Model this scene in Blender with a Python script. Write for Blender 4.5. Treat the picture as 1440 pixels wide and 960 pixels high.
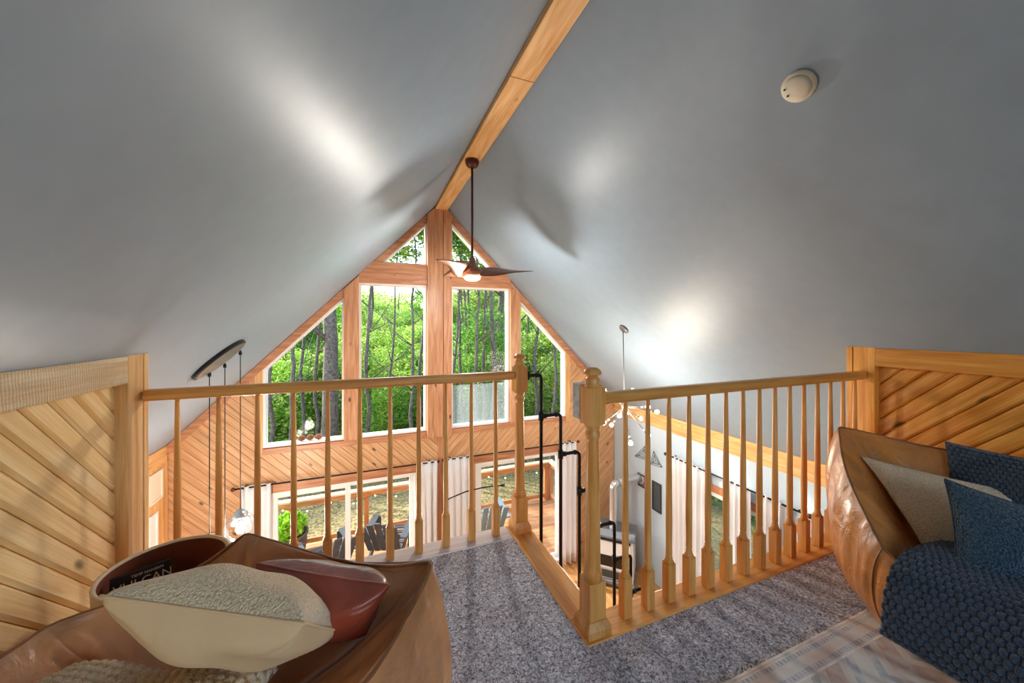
import bpy, bmesh, math, random
import numpy as np
from mathutils import Vector, Matrix
random.seed(7); rng = np.random.default_rng(7)
sc = bpy.context.scene
for o in list(bpy.data.objects): bpy.data.objects.remove(o)
col = sc.collection

# ------------------------------------------------------------------ camera
EYE = 1.4; YAW = math.radians(21.62); FPX = 505.95; HOR = 457.6
cam_d = bpy.data.cameras.new('camera'); cam_d.sensor_width = 36.0; cam_d.lens = FPX / 1440 * 36
cam_d.shift_y = -(480 - HOR) / 1440; cam_d.clip_start = .02; cam_d.clip_end = 300
cam = bpy.data.objects.new('camera', cam_d); col.objects.link(cam)
cam.location = (0, 0, EYE); cam.rotation_euler = (math.pi / 2, 0, -YAW); sc.camera = cam

# ------------------------------------------------------------------ world, sun, exposure
vs = sc.view_settings; vs.view_transform = 'Standard'; vs.look = 'None'; vs.gamma = 1; vs.use_curve_mapping = False
vs.exposure = 0.72
SUN_DIR = Vector((-.62, .55, .50)).normalized()          # towards the sun
w = bpy.data.worlds.new('sky'); sc.world = w; w.use_nodes = True
nt = w.node_tree; bg = nt.nodes['Background']
sky = nt.nodes.new('ShaderNodeTexSky'); sky.sky_type = 'NISHITA'; sky.sun_disc = False
sky.sun_elevation = math.asin(SUN_DIR.z); sky.sun_rotation = math.atan2(SUN_DIR.x, SUN_DIR.y)
sky.air_density = 1.0; sky.dust_density = 1.5; sky.ozone_density = 1.0
nt.links.new(sky.outputs[0], bg.inputs[0]); bg.inputs[1].default_value = .75
sd = bpy.data.lights.new('sun', 'SUN'); sd.energy = 5.0; sd.angle = math.radians(1.2); sd.color = (1, .93, .82)
sun = bpy.data.objects.new('sun', sd); col.objects.link(sun)
sun.rotation_euler = (-SUN_DIR).to_track_quat('-Z', 'Y').to_euler()
LAMP = 1.45
cy = sc.cycles
cy.max_bounces = 12; cy.diffuse_bounces = 6; cy.glossy_bounces = 4; cy.transparent_max_bounces = 24; cy.transmission_bounces = 8
cy.sample_clamp_indirect = 6; cy.caustics_reflective = False; cy.caustics_refractive = False

# ------------------------------------------------------------------ measured place (metres, eye over the loft floor at origin)
X0, ZA, SL = 1.057, 3.372, 1.0167          # ridge, apex, slope
XN, Y1, Y2, ZR = .958, 2.275, 1.407, 1.062 # newels, the two railings, handrail height
G = 5.774                                  # gable inner face
XKL, XKR = -1.017, 3.141                   # knee wall trim faces
XWL, XWR = -2.363, 4.436                   # side walls downstairs
ZF = -2.9; YB = -2.2                       # lower floor, rear wall
def cz(x): return ZA - SL * abs(x - X0)
CC, SS = math.cos(YAW), math.sin(YAW)
def ray(px, py): u = (px - 720) / FPX; return Vector((u * CC + SS, -u * SS + CC, -(py - HOR) / FPX))
def pt(px, py, t): return Vector((0, 0, EYE)) + ray(px, py) * t
def ptX(px, py, x): r = ray(px, py); return pt(px, py, x / r.x)
def ptY(px, py, y): r = ray(px, py); return pt(px, py, y / r.y)
def ptZ(px, py, z): r = ray(px, py); return pt(px, py, (z - EYE) / r.z)

# ------------------------------------------------------------------ materials
def mat(name):
    m = bpy.data.materials.new(name); m.use_nodes = True; t = m.node_tree
    return m, t, t.nodes['Principled BSDF'], t.nodes, t.links
def rgb(h): return tuple(((c / 255) / 12.92 if c / 255 <= .04045 else ((c / 255 + .055) / 1.055) ** 2.4) for c in h) + (1,)
def ramp(nodes, stops):
    r = nodes.new('ShaderNodeValToRGB'); e = r.color_ramp.elements
    e[0].position, e[0].color = stops[0]; e[1].position, e[1].color = stops[-1]
    for p, c in stops[1:-1]: k = e.new(p); k.color = c
    return r
def plain(name, c, rough=.5, metal=0, bump=0, bscale=60, var=.0, emit=None, es=0, spec=None, coat=0):
    m, t, b, N, L = mat(name)
    b.inputs['Roughness'].default_value = rough; b.inputs['Metallic'].default_value = metal
    b.inputs['Base Color'].default_value = rgb(c); b.inputs['Coat Weight'].default_value = coat
    if spec is not None: b.inputs['Specular IOR Level'].default_value = spec
    if emit: b.inputs['Emission Color'].default_value = rgb(emit); b.inputs['Emission Strength'].default_value = es
    if bump or var:
        tc = N.new('ShaderNodeTexCoord'); nz = N.new('ShaderNodeTexNoise'); nz.inputs['Scale'].default_value = bscale; nz.inputs['Detail'].default_value = 4
        L.new(tc.outputs['Object'], nz.inputs['Vector'])
        if bump:
            bp = N.new('ShaderNodeBump'); bp.inputs['Strength'].default_value = bump; bp.inputs['Distance'].default_value = .01
            L.new(nz.outputs['Fac'], bp.inputs['Height']); L.new(bp.outputs[0], b.inputs['Normal'])
        if var:
            c0 = rgb([max(0, x * (1 - var)) for x in c]); c1 = rgb([min(255, x * (1 + var)) for x in c])
            r = ramp(N, [(.3, c0), (.7, c1)]); L.new(nz.outputs['Fac'], r.inputs[0]); L.new(r.outputs[0], b.inputs['Base Color'])
    return m
def wood(name, light, mid, dark, axis='X', rough=.38, knots=.5, sat=1, rand=.10, scale=1.0, saw=False):
    m, t, b, N, L = mat(name)
    tc = N.new('ShaderNodeTexCoord'); oi = N.new('ShaderNodeObjectInfo'); ml = N.new('ShaderNodeVectorMath'); ml.operation = 'SCALE'
    ml.inputs[0].default_value = (13.7, 7.1, 9.3); L.new(oi.outputs['Random'], ml.inputs['Scale'])
    ad = N.new('ShaderNodeVectorMath'); ad.operation = 'ADD'; L.new(tc.outputs['Object'], ad.inputs[0]); L.new(ml.outputs[0], ad.inputs[1])
    def mapped(s_long, s_cross):
        mp = N.new('ShaderNodeMapping'); s = [s_cross * scale] * 3; s['XYZ'.index(axis)] = s_long * scale
        mp.inputs['Scale'].default_value = s; L.new(ad.outputs[0], mp.inputs['Vector']); return mp
    m1 = mapped(1.3, 16); n1 = N.new('ShaderNodeTexNoise'); n1.inputs['Scale'].default_value = 1.6; n1.inputs['Detail'].default_value = 5; n1.inputs['Distortion'].default_value = .6
    L.new(m1.outputs[0], n1.inputs['Vector'])
    r1 = ramp(N, [(.28, rgb(light)), (.52, rgb(mid)), (.8, rgb(dark))]); L.new(n1.outputs['Fac'], r1.inputs[0])
    # fine streaks
    m2 = mapped(2.5, 90); n2 = N.new('ShaderNodeTexNoise'); n2.inputs['Scale'].default_value = 1.5; n2.inputs['Detail'].default_value = 2; L.new(m2.outputs[0], n2.inputs['Vector'])
    r2 = ramp(N, [(.35, (.82, .78, .74, 1)), (.65, (1.06, 1.06, 1.06, 1))]); L.new(n2.outputs['Fac'], r2.inputs[0])
    mx = N.new('ShaderNodeMixRGB'); mx.blend_type = 'MULTIPLY'; mx.inputs[0].default_value = .55; L.new(r1.outputs[0], mx.inputs[1]); L.new(r2.outputs[0], mx.inputs[2])
    out = mx.outputs[0]
    if knots:
        m3 = mapped(3.2, 6.5); v = N.new('ShaderNodeTexVoronoi'); v.inputs['Scale'].default_value = 1.0; v.inputs['Randomness'].default_value = 1; L.new(m3.outputs[0], v.inputs['Vector'])
        r3 = ramp(N, [(.0, (1, 1, 1, 1)), (.07, (.85, .85, .85, 1)), (.15, (0, 0, 0, 1))]); L.new(v.outputs['Distance'], r3.inputs[0])
        gt = N.new('ShaderNodeMath'); gt.operation = 'LESS_THAN'; gt.inputs[1].default_value = knots
        sp = N.new('ShaderNodeSeparateXYZ'); L.new(v.outputs['Color'], sp.inputs[0]); L.new(sp.outputs[0], gt.inputs[0])
        mu = N.new('ShaderNodeMath'); mu.operation = 'MULTIPLY'; L.new(r3.outputs[0], mu.inputs[0]); L.new(gt.outputs[0], mu.inputs[1])
        mk = N.new('ShaderNodeMixRGB'); mk.inputs[2].default_value = rgb([c * .42 for c in dark]); L.new(mu.outputs[0], mk.inputs[0]); L.new(out, mk.inputs[1]); out = mk.outputs[0]
    hs = N.new('ShaderNodeHueSaturation'); hs.inputs['Saturation'].default_value = sat
    mr = N.new('ShaderNodeMapRange'); mr.inputs[3].default_value = 1 - rand; mr.inputs[4].default_value = 1 + rand * .6
    L.new(oi.outputs['Random'], mr.inputs[0]); L.new(mr.outputs[0], hs.inputs['Value']); L.new(out, hs.inputs['Color']); L.new(hs.outputs[0], b.inputs['Base Color'])
    b.inputs['Roughness'].default_value = rough
    bp = N.new('ShaderNodeBump'); bp.inputs['Strength'].default_value = .12; bp.inputs['Distance'].default_value = .004
    L.new(n2.outputs['Fac'], bp.inputs['Height'])
    if saw:
        mw = N.new('ShaderNodeMapping'); mw.inputs['Rotation'].default_value = (0, .25, .25); L.new(ad.outputs[0], mw.inputs['Vector'])
        wv = N.new('ShaderNodeTexWave'); wv.inputs['Scale'].default_value = 28; wv.inputs['Distortion'].default_value = 3.5; wv.inputs['Detail'].default_value = 3
        wv.bands_direction = 'X' if axis == 'X' else axis
        L.new(mw.outputs[0], wv.inputs['Vector'])
        b2 = N.new('ShaderNodeBump'); b2.inputs['Strength'].default_value = .5; b2.inputs['Distance'].default_value = .004
        L.new(wv.outputs['Fac'], b2.inputs['Height']); L.new(bp.outputs[0], b2.inputs['Normal']); L.new(b2.outputs[0], b.inputs['Normal'])
        rw = ramp(N, [(.0, (.80, .78, .76, 1)), (.6, (1.05, 1.05, 1.05, 1))]); L.new(wv.outputs['Fac'], rw.inputs[0])
        mm = N.new('ShaderNodeMixRGB'); mm.blend_type = 'MULTIPLY'; mm.inputs[0].default_value = .8
        L.new(hs.outputs[0], mm.inputs[1]); L.new(rw.outputs[0], mm.inputs[2]); L.new(mm.outputs[0], b.inputs['Base Color'])
    else: L.new(bp.outputs[0], b.inputs['Normal'])
    return m
def leather(name, c, rough=.36, wr=.5):
    m, t, b, N, L = mat(name)
    tc = N.new('ShaderNodeTexCoord')
    n1 = N.new('ShaderNodeTexNoise'); n1.inputs['Scale'].default_value = 3.5; n1.inputs['Detail'].default_value = 5; n1.inputs['Distortion'].default_value = .8; L.new(tc.outputs['Object'], n1.inputs['Vector'])
    r = ramp(N, [(.25, rgb([x * .74 for x in c])), (.5, rgb(c)), (.78, rgb([min(255, x * 1.2 + 4) for x in c]))]); L.new(n1.outputs['Fac'], r.inputs[0]); L.new(r.outputs[0], b.inputs['Base Color'])
    b.inputs['Roughness'].default_value = rough; b.inputs['Coat Weight'].default_value = .45; b.inputs['Coat Roughness'].default_value = .22
    v = N.new('ShaderNodeTexVoronoi'); v.inputs['Scale'].default_value = 220; L.new(tc.outputs['Object'], v.inputs['Vector'])
    b1 = N.new('ShaderNodeBump'); b1.inputs['Strength'].default_value = .10; b1.inputs['Distance'].default_value = .002; L.new(v.outputs['Distance'], b1.inputs['Height'])
    n2 = N.new('ShaderNodeTexNoise'); n2.inputs['Scale'].default_value = 7; n2.inputs['Detail'].default_value = 3; n2.inputs['Distortion'].default_value = 1.6; L.new(tc.outputs['Object'], n2.inputs['Vector'])
    b2 = N.new('ShaderNodeBump'); b2.inputs['Strength'].default_value = wr; b2.inputs['Distance'].default_value = .03; L.new(n2.outputs['Fac'], b2.inputs['Height']); L.new(b1.outputs[0], b2.inputs['Normal']); L.new(b2.outputs[0], b.inputs['Normal'])
    return m
def boucle(name, c, c2, scale=200, rough=.95, strength=.6):
    m, t, b, N, L = mat(name); tc = N.new('ShaderNodeTexCoord')
    v = N.new('ShaderNodeTexVoronoi'); v.inputs['Scale'].default_value = scale; L.new(tc.outputs['Object'], v.inputs['Vector'])
    n = N.new('ShaderNodeTexNoise'); n.inputs['Scale'].default_value = scale * .7; n.inputs['Detail'].default_value = 3; L.new(tc.outputs['Object'], n.inputs['Vector'])
    r = ramp(N, [(.1, rgb(c)), (.75, rgb(c2))]); L.new(v.outputs['Distance'], r.inputs[0])
    L.new(r.outputs[0], b.inputs['Base Color']); b.inputs['Roughness'].default_value = rough; b.inputs['Sheen Weight'].default_value = .3
    iv = N.new('ShaderNodeMath'); iv.operation = 'SUBTRACT'; L.new(n.outputs['Fac'], iv.inputs[0]); L.new(v.outputs['Distance'], iv.inputs[1])
    bp = N.new('ShaderNodeBump'); bp.inputs['Strength'].default_value = strength; bp.inputs['Distance'].default_value = .008; L.new(iv.outputs[0], bp.inputs['Height']); L.new(bp.outputs[0], b.inputs['Normal'])
    return m
def glass_mat(name, tint=(1, 1, 1, 1), refl=.006, haze=0, hazec=(200, 215, 225)):
    m = bpy.data.materials.new(name); m.use_nodes = True; t = m.node_tree; N, L = t.nodes, t.links
    N.remove(N['Principled BSDF']); out = N['Material Output']
    tr = N.new('ShaderNodeBsdfTransparent'); tr.inputs[0].default_value = tint
    gl = N.new('ShaderNodeBsdfGlossy'); gl.inputs['Roughness'].default_value = .02
    fr = N.new('ShaderNodeFresnel'); fr.inputs[0].default_value = 1.45
    mm = N.new('ShaderNodeMath'); mm.operation = 'MULTIPLY'; mm.inputs[1].default_value = refl / .035; mm.use_clamp = True; L.new(fr.outputs[0], mm.inputs[0])
    mn = N.new('ShaderNodeMath'); mn.operation = 'MINIMUM'; mn.inputs[1].default_value = .5; L.new(mm.outputs[0], mn.inputs[0])
    mx = N.new('ShaderNodeMixShader'); L.new(mn.outputs[0], mx.inputs[0]); L.new(tr.outputs[0], mx.inputs[1]); L.new(gl.outputs[0], mx.inputs[2])
    last = mx.outputs[0]
    if haze:
        df = N.new('ShaderNodeBsdfDiffuse'); df.inputs[0].default_value = rgb(hazec); tl = N.new('ShaderNodeBsdfTranslucent'); tl.inputs[0].default_value = rgb(hazec)
        a = N.new('ShaderNodeMixShader'); L.new(df.outputs[0], a.inputs[1]); L.new(tl.outputs[0], a.inputs[2])
        m2 = N.new('ShaderNodeMixShader'); m2.inputs[0].default_value = haze; L.new(last, m2.inputs[1]); L.new(a.outputs[0], m2.inputs[2]); last = m2.outputs[0]
    L.new(last, out.inputs[0]); return m
def cloth_thin(name, c, trans=.5):
    m = bpy.data.materials.new(name); m.use_nodes = True; t = m.node_tree; N, L = t.nodes, t.links
    N.remove(N['Principled BSDF']); out = N['Material Output']
    df = N.new('ShaderNodeBsdfDiffuse'); df.inputs[0].default_value = rgb(c); tl = N.new('ShaderNodeBsdfTranslucent'); tl.inputs[0].default_value = rgb(c)
    a = N.new('ShaderNodeMixShader'); a.inputs[0].default_value = trans; L.new(df.outputs[0], a.inputs[1]); L.new(tl.outputs[0], a.inputs[2]); L.new(a.outputs[0], out.inputs[0]); return m
def leaf_mat(name, stops, trans=.45):
    m = bpy.data.materials.new(name); m.use_nodes = True; t = m.node_tree; N, L = t.nodes, t.links
    N.remove(N['Principled BSDF']); out = N['Material Output']
    ge = N.new('ShaderNodeNewGeometry'); r = ramp(N, [(p, rgb(c)) for p, c in stops]); L.new(ge.outputs['Random Per Island'], r.inputs[0])
    oi = N.new('ShaderNodeObjectInfo'); hs = N.new('ShaderNodeHueSaturation'); mr = N.new('ShaderNodeMapRange'); mr.inputs[3].default_value = .75; mr.inputs[4].default_value = 1.2
    L.new(oi.outputs['Random'], mr.inputs[0]); L.new(mr.outputs[0], hs.inputs['Value']); L.new(r.outputs[0], hs.inputs['Color'])
    df = N.new('ShaderNodeBsdfDiffuse'); tl = N.new('ShaderNodeBsdfTranslucent'); L.new(hs.outputs[0], df.inputs[0]); L.new(hs.outputs[0], tl.inputs[0])
    a = N.new('ShaderNodeMixShader'); a.inputs[0].default_value = trans; L.new(df.outputs[0], a.inputs[1]); L.new(tl.outputs[0], a.inputs[2]); L.new(a.outputs[0], out.inputs[0]); return m

PINE = ((240, 200, 146), (224, 172, 110), (196, 136, 74))
OAK = ((240, 182, 108), (224, 156, 80), (196, 124, 54))
M = {}
M['pine_x'] = wood('knotty_pine_x', *PINE, 'X')
M['pine_z'] = wood('knotty_pine_z', *PINE, 'Z')
M['pine_y'] = wood('knotty_pine_y', *PINE, 'Y')
M['pine_pale'] = wood('pale_knotty_pine', (252, 226, 176), (246, 210, 150), (230, 184, 116), 'X', knots=.5, rand=.06)
M['pine_amber'] = wood('amber_knotty_pine', (242, 180, 92), (226, 152, 62), (192, 112, 36), 'X', knots=.5)
M['pine_amber_y'] = wood('amber_pine_y', (242, 180, 92), (226, 152, 62), (192, 112, 36), 'Y', knots=.3)
M['pine_amber_z'] = wood('amber_pine_z', (242, 180, 92), (226, 152, 62), (192, 112, 36), 'Z', knots=.3)
M['sawn_y'] = wood('rough_sawn_pine', (238, 218, 186), (226, 196, 156), (208, 170, 124), 'Y', knots=0, rough=.7, saw=True)
M['timber_z'] = wood('reddish_timber_z', (222, 170, 130), (204, 144, 104), (172, 110, 74), 'Z', knots=.35)
M['timber_x'] = wood('reddish_timber_x', (218, 162, 122), (198, 136, 98), (168, 106, 70), 'X', knots=.3)
M['gable'] = wood('gable_pine', (230, 186, 142), (218, 166, 120), (190, 132, 88), 'X', knots=.45)
M['oak_x'] = wood('oak_x', *OAK, 'X', knots=0, rough=.3)
M['oak_y'] = wood('oak_y', *OAK, 'Y', knots=0, rough=.3)
M['oak_z'] = wood('oak_z', *OAK, 'Z', knots=0, rough=.33)
M['pale_board'] = wood('pale_glossy_board', (224, 216, 212), (208, 200, 198), (188, 178, 176), 'X', knots=0, rough=.22)  # left edge board: window glare put into a paler wood colour
M['deck'] = wood('deck_wood', (206, 160, 112), (182, 132, 86), (148, 100, 62), 'X', knots=.2, rough=.6)
M['deck_y'] = wood('deck_wood_y', (206, 160, 112), (182, 132, 86), (148, 100, 62), 'Y', knots=.2, rough=.6)
M['deck_z'] = wood('deck_wood_z', (206, 144, 88), (180, 116, 66), (148, 88, 46), 'Z', knots=.2, rough=.6)
M['cap'] = wood('weathered_cap', (240, 220, 184), (228, 200, 158), (204, 170, 124), 'X', knots=0, rough=.6)
M['floorboards'] = wood('floorboards', (214, 164, 108), (190, 138, 84), (160, 108, 62), 'Y', knots=.2, rough=.35)
M['ceil'] = plain('blue_grey_ceiling_paint', (145, 163, 180), .42, bump=.05, bscale=9, var=.015)
M['wall'] = plain('pale_blue_wall_paint', (190, 208, 222), .5, bump=.04, bscale=14)
M['white'] = plain('white_vinyl', (240, 240, 238), .35)
M['cream'] = plain('cream_plastic', (236, 226, 206), .45)
M['backing'] = plain('dark_gap_wood', (150, 96, 46), .8)
M['black'] = plain('black_metal', (22, 21, 22), .35, metal=.3)
M['iron'] = plain('black_iron_pipe', (26, 24, 24), .42, metal=.5)
M['dark'] = plain('charcoal_paint', (52, 58, 62), .5)
M['steel'] = plain('brushed_steel', (205, 208, 212), .3, metal=.75)
M['dark_steel'] = plain('grey_steel', (112, 110, 110), .4, metal=.5)
M['enamel'] = plain('silver_enamel', (236, 238, 242), .3, metal=.05)
M['slate'] = plain('grey_slate', (108, 112, 120), .6, var=.1, bscale=30)
M['bronze'] = plain('oiled_bronze', (92, 52, 38), .35, metal=.5)
M['walnut'] = wood('walnut_blade', (182, 134, 112), (158, 110, 88), (124, 82, 64), 'X', knots=0, rough=.35)
M['glass'] = glass_mat('window_glass')
M['screen'] = glass_mat('insect_screen', haze=.2, hazec=(214, 230, 232))  # clear sheet with an even pale haze mixed in, over the lower window
M['globe'] = glass_mat('clear_globe_glass', refl=.04)
M['curtain'] = cloth_thin('white_curtain', (246, 244, 246), .2)
M['bulb'] = plain('lit_bulb', (255, 240, 215), .3, emit=(255, 226, 180), es=9)
M['fan_lens'] = plain('lit_fan_lens', (255, 245, 225), .3, emit=(255, 236, 205), es=6)
M['string_bulb'] = plain('warm_string_bulb', (255, 230, 180), .3, emit=(255, 214, 140), es=4)
M['leather'] = leather('cognac_leather', (206, 140, 90), rough=.3)
M['leather2'] = leather('tan_leather', (204, 132, 68), rough=.36)
M['piping'] = leather('leather_piping', (140, 84, 44), rough=.4, wr=0)
M['rust'] = leather('rust_leather', (150, 64, 42), rough=.4, wr=.35)
M['cream_boucle'] = boucle('cream_boucle', (255, 234, 202), (224, 194, 154), 190, strength=.65)
M['teal_boucle'] = boucle('teal_boucle', (58, 98, 124), (22, 46, 66), 150, strength=1.0)
M['beige_cotton'] = plain('beige_cotton', (232, 196, 152), .9, bump=.5, bscale=18)
M['navy_knit'] = boucle('navy_knit_wool', (70, 86, 106), (36, 48, 66), 300, strength=.4)
M['beige_knit'] = boucle('beige_knit_wool', (232, 214, 184), (204, 180, 144), 300, strength=.4)
M['basket_in'] = plain('brown_rope', (128, 62, 34), .8)
M['basket_out'] = plain('cream_felt', (226, 206, 178), .85, bump=.3, bscale=80)
M['strap'] = plain('dark_brown_strap', (40, 26, 22), .6)
M['bookblack'] = plain('black_cover', (20, 20, 22), .4)
M['bookcream'] = plain('cream_lettering', (224, 216, 196), .6)
M['paper'] = plain('paper_pages', (226, 212, 190), .8)
M['pot'] = plain('grey_brown_pot', (92, 82, 72), .7, bump=.1)
M['soil'] = plain('soil', (60, 42, 30), .95)
M['chair'] = plain('dark_grey_plastic', (58, 64, 70), .55)
M['chair2'] = plain('blue_grey_plastic', (104, 124, 132), .55)
M['bark'] = plain('grey_bark', (84, 78, 70), .95, bump=1.0, bscale=14, var=.35)
M['ground'] = plain('leaf_litter', (112, 100, 62), .95, bump=1, bscale=16, var=.55)
M['cone'] = plain('pine_cone', (150, 98, 68), .8, bump=.6, bscale=120)
M['leaf'] = leaf_mat('sunlit_leaves', [(0, (84, 136, 44)), (.35, (142, 190, 70)), (.7, (200, 222, 104)), (1, (246, 246, 176))], .55)
M['leaf2'] = leaf_mat('deep_green_leaves', [(0, (58, 106, 44)), (.5, (104, 158, 68)), (1, (176, 208, 108))], .5)
M['potleaf'] = leaf_mat('bright_herb_leaves', [(0, (90, 170, 30)), (.5, (150, 214, 50)), (1, (200, 236, 100))], .35)

def carpet():
    m, t, b, N, L = mat('grey_shag_carpet'); tc = N.new('ShaderNodeTexCoord')
    n1 = N.new('ShaderNodeTexNoise'); n1.inputs['Scale'].default_value = 70; n1.inputs['Detail'].default_value = 3; n1.inputs['Distortion'].default_value = 1.5; L.new(tc.outputs['Object'], n1.inputs['Vector'])
    n2 = N.new('ShaderNodeTexNoise'); n2.inputs['Scale'].default_value = 7; n2.inputs['Detail'].default_value = 4; L.new(tc.outputs['Object'], n2.inputs['Vector'])
    r1 = ramp(N, [(.34, rgb((112, 108, 112))), (.5, rgb((186, 184, 190))), (.66, rgb((240, 238, 242)))]); L.new(n1.outputs['Fac'], r1.inputs[0])
    r2 = ramp(N, [(.3, (.84, .82, .82, 1)), (.7, (1.06, 1.07, 1.1, 1))]); L.new(n2.outputs['Fac'], r2.inputs[0])
    mx = N.new('ShaderNodeMixRGB'); mx.blend_type = 'MULTIPLY'; mx.inputs[0].default_value = 1; L.new(r1.outputs[0], mx.inputs[1]); L.new(r2.outputs[0], mx.inputs[2]); L.new(mx.outputs[0], b.inputs['Base Color'])
    b.inputs['Roughness'].default_value = 1; b.inputs['Specular IOR Level'].default_value = .1
    bp = N.new('ShaderNodeBump'); bp.inputs['Strength'].default_value = 1; bp.inputs['Distance'].default_value = .012; L.new(n1.outputs['Fac'], bp.inputs['Height']); L.new(bp.outputs[0], b.inputs['Normal'])
    return m
M['carpet'] = carpet()

# ------------------------------------------------------------------ mesh helpers
ORG = {}
class MB:
    def __init__(s): s.v = []; s.f = []; s.sm = []
    def add(s, vs, fs, smooth=False):
        k = len(s.v); s.v += [Vector(p) for p in vs]; s.f += [[k + i for i in f] for f in fs]; s.sm += [smooth] * len(fs); return s
    def box(s, a, b):
        (x0, y0, z0), (x1, y1, z1) = a, b
        return s.add([(x0,y0,z0),(x1,y0,z0),(x1,y1,z0),(x0,y1,z0),(x0,y0,z1),(x1,y0,z1),(x1,y1,z1),(x0,y1,z1)],
                     [(3,2,1,0),(4,5,6,7),(0,1,5,4),(1,2,6,5),(2,3,7,6),(3,0,4,7)])
    def bar(s, p, q, w, h, up=(0, 0, 1)):
        p, q = Vector(p), Vector(q); d = (q - p).normalized(); up = Vector(up)
        if abs(d.dot(up)) > .99: up = Vector((1, 0, 0))
        a = d.cross(up).normalized() * (w / 2); b = a.cross(d).normalized() * (h / 2)
        return s.add([p-a-b,p+a-b,p+a+b,p-a+b,q-a-b,q+a-b,q+a+b,q-a+b], [(0,1,2,3),(7,6,5,4),(4,5,1,0),(5,6,2,1),(6,7,3,2),(7,4,0,3)])
    def prism(s, poly, o, ux, uy, n, d):
        """2D convex polygon extruded by d along n"""
        o, ux, uy, n = map(Vector, (o, ux, uy, n)); k = len(poly)
        A = [o + ux * a + uy * b for a, b in poly]; B = [p + n * d for p in A]
        return s.add(A + B, [list(range(k))[::-1], list(range(k, 2 * k))] + [(i, (i + 1) % k, k + (i + 1) % k, k + i) for i in range(k)])
    def tube(s, pts, r, n=8, cap=True, closed=False):
        pts = [Vector(p) for p in pts]; m = len(pts); rs = r if hasattr(r, '__len__') else [r] * m
        vs = []; prev = None
        for i, p in enumerate(pts):
            a = pts[i - 1] if (i or closed) else p; b = pts[(i + 1) % m] if (i < m - 1 or closed) else p
            d = (b - a).normalized()
            if prev is None:
                e = d.cross(Vector((0, 0, 1)));  e = e if e.length > .1 else d.cross(Vector((1, 0, 0)))
            else: e = prev - d * prev.dot(d)
            e.normalize(); prev = e; g = d.cross(e)
            vs += [p + (e * math.cos(2*math.pi*j/n) + g * math.sin(2*math.pi*j/n)) * rs[i] for j in range(n)]
        fs = [(i*n+j, i*n+(j+1)%n, ((i+1)%m)*n+(j+1)%n, ((i+1)%m)*n+j) for i in range(m if closed else m - 1) for j in range(n)]
        s.add(vs, fs, True)
        if cap and not closed:
            k = len(s.v) - len(vs); s.f += [[k + j for j in range(n)][::-1], [k + (m-1)*n + j for j in range(n)]]; s.sm += [False, False]
        return s
    def lathe(s, prof, c=(0, 0, 0), n=16, axis=None, cap=True):
        c = Vector(c); Rm = Matrix.Identity(3) if axis is None else Vector((0, 0, 1)).rotation_difference(Vector(axis)).to_matrix()
        vs = [c + Rm @ Vector((r*math.cos(2*math.pi*j/n), r*math.sin(2*math.pi*j/n), z)) for r, z in prof for j in range(n)]
        fs = [(i*n+j, i*n+(j+1)%n, (i+1)*n+(j+1)%n, (i+1)*n+j) for i in range(len(prof)-1) for j in range(n)]
        k = len(s.v); s.add(vs, fs, True)
        if cap: s.f += [[k + j for j in range(n)][::-1], [k + (len(prof)-1)*n + j for j in range(n)]]; s.sm += [False, False]
        return s
    def sphere(s, c, r, n=12, m=8):
        prof = [(max(1e-4, math.sin(math.pi*i/m)) * r, -math.cos(math.pi*i/m) * r) for i in range(m + 1)]
        return s.lathe(prof, c, n)
    def build(s, name, m, parent=None, bevel=0, loc=None, shade=None):
        """world-coordinate mesh; origin put on the parent's origin (or loc)"""
        org = Vector(loc) if loc is not None else (ORG.get(parent.name, Vector()) if parent else Vector())
        me = bpy.data.meshes.new(name); me.from_pydata([tuple(v - org) for v in s.v], [], s.f)
        me.polygons.foreach_set('use_smooth', s.sm if shade is None else [shade] * len(s.f)); me.update()
        if isinstance(m, str): m = M[m]
        me.materials.append(m)
        o = bpy.data.objects.new(name, me); col.objects.link(o)
        if parent: o.parent = parent; o.location = org - ORG.get(parent.name, Vector())
        else: o.location = org
        ORG[o.name] = org
        if bevel:
            bm = o.modifiers.new('bevel', 'BEVEL'); bm.width = bevel; bm.segments = 2; bm.limit_method = 'ANGLE'
        return o
def tag(o, label=None, cat=None, group=None, kind=None):
    if label: o['label'] = label
    if cat: o['category'] = cat
    if group: o['group'] = group
    if kind: o['kind'] = kind
    return o
def thing(name, loc, label, cat, group=None, rz=0):
    o = bpy.data.objects.new(name, None); o.empty_display_size = .05; col.objects.link(o); o.location = loc; ORG[o.name] = Vector(loc); o.rotation_euler.z = rz
    return tag(o, label, cat, group)
def S(o): o['kind'] = 'structure'; return o
def cp(o, loc, parent=None, rz=None):
    c = o.copy(); col.objects.link(c); c.location = loc
    if parent is not None: c.parent = parent
    if rz is not None: c.rotation_euler.z = rz
    return c
def copy_tree(o, parent=None):
    c = o.copy(); col.objects.link(c)
    if parent is not None: c.parent = parent
    for ch in list(o.children): copy_tree(ch, c)
    return c
def clip(poly, nx, ny, d):
    """keep nx*x+ny*y<=d"""
    out = []
    for i in range(len(poly)):
        a, b = poly[i], poly[(i + 1) % len(poly)]; da = nx*a[0]+ny*a[1]-d; db = nx*b[0]+ny*b[1]-d
        if da <= 0: out.append(a)
        if da * db < 0: t = da / (da - db); out.append((a[0]+(b[0]-a[0])*t, a[1]+(b[1]-a[1])*t))
    return out
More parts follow.
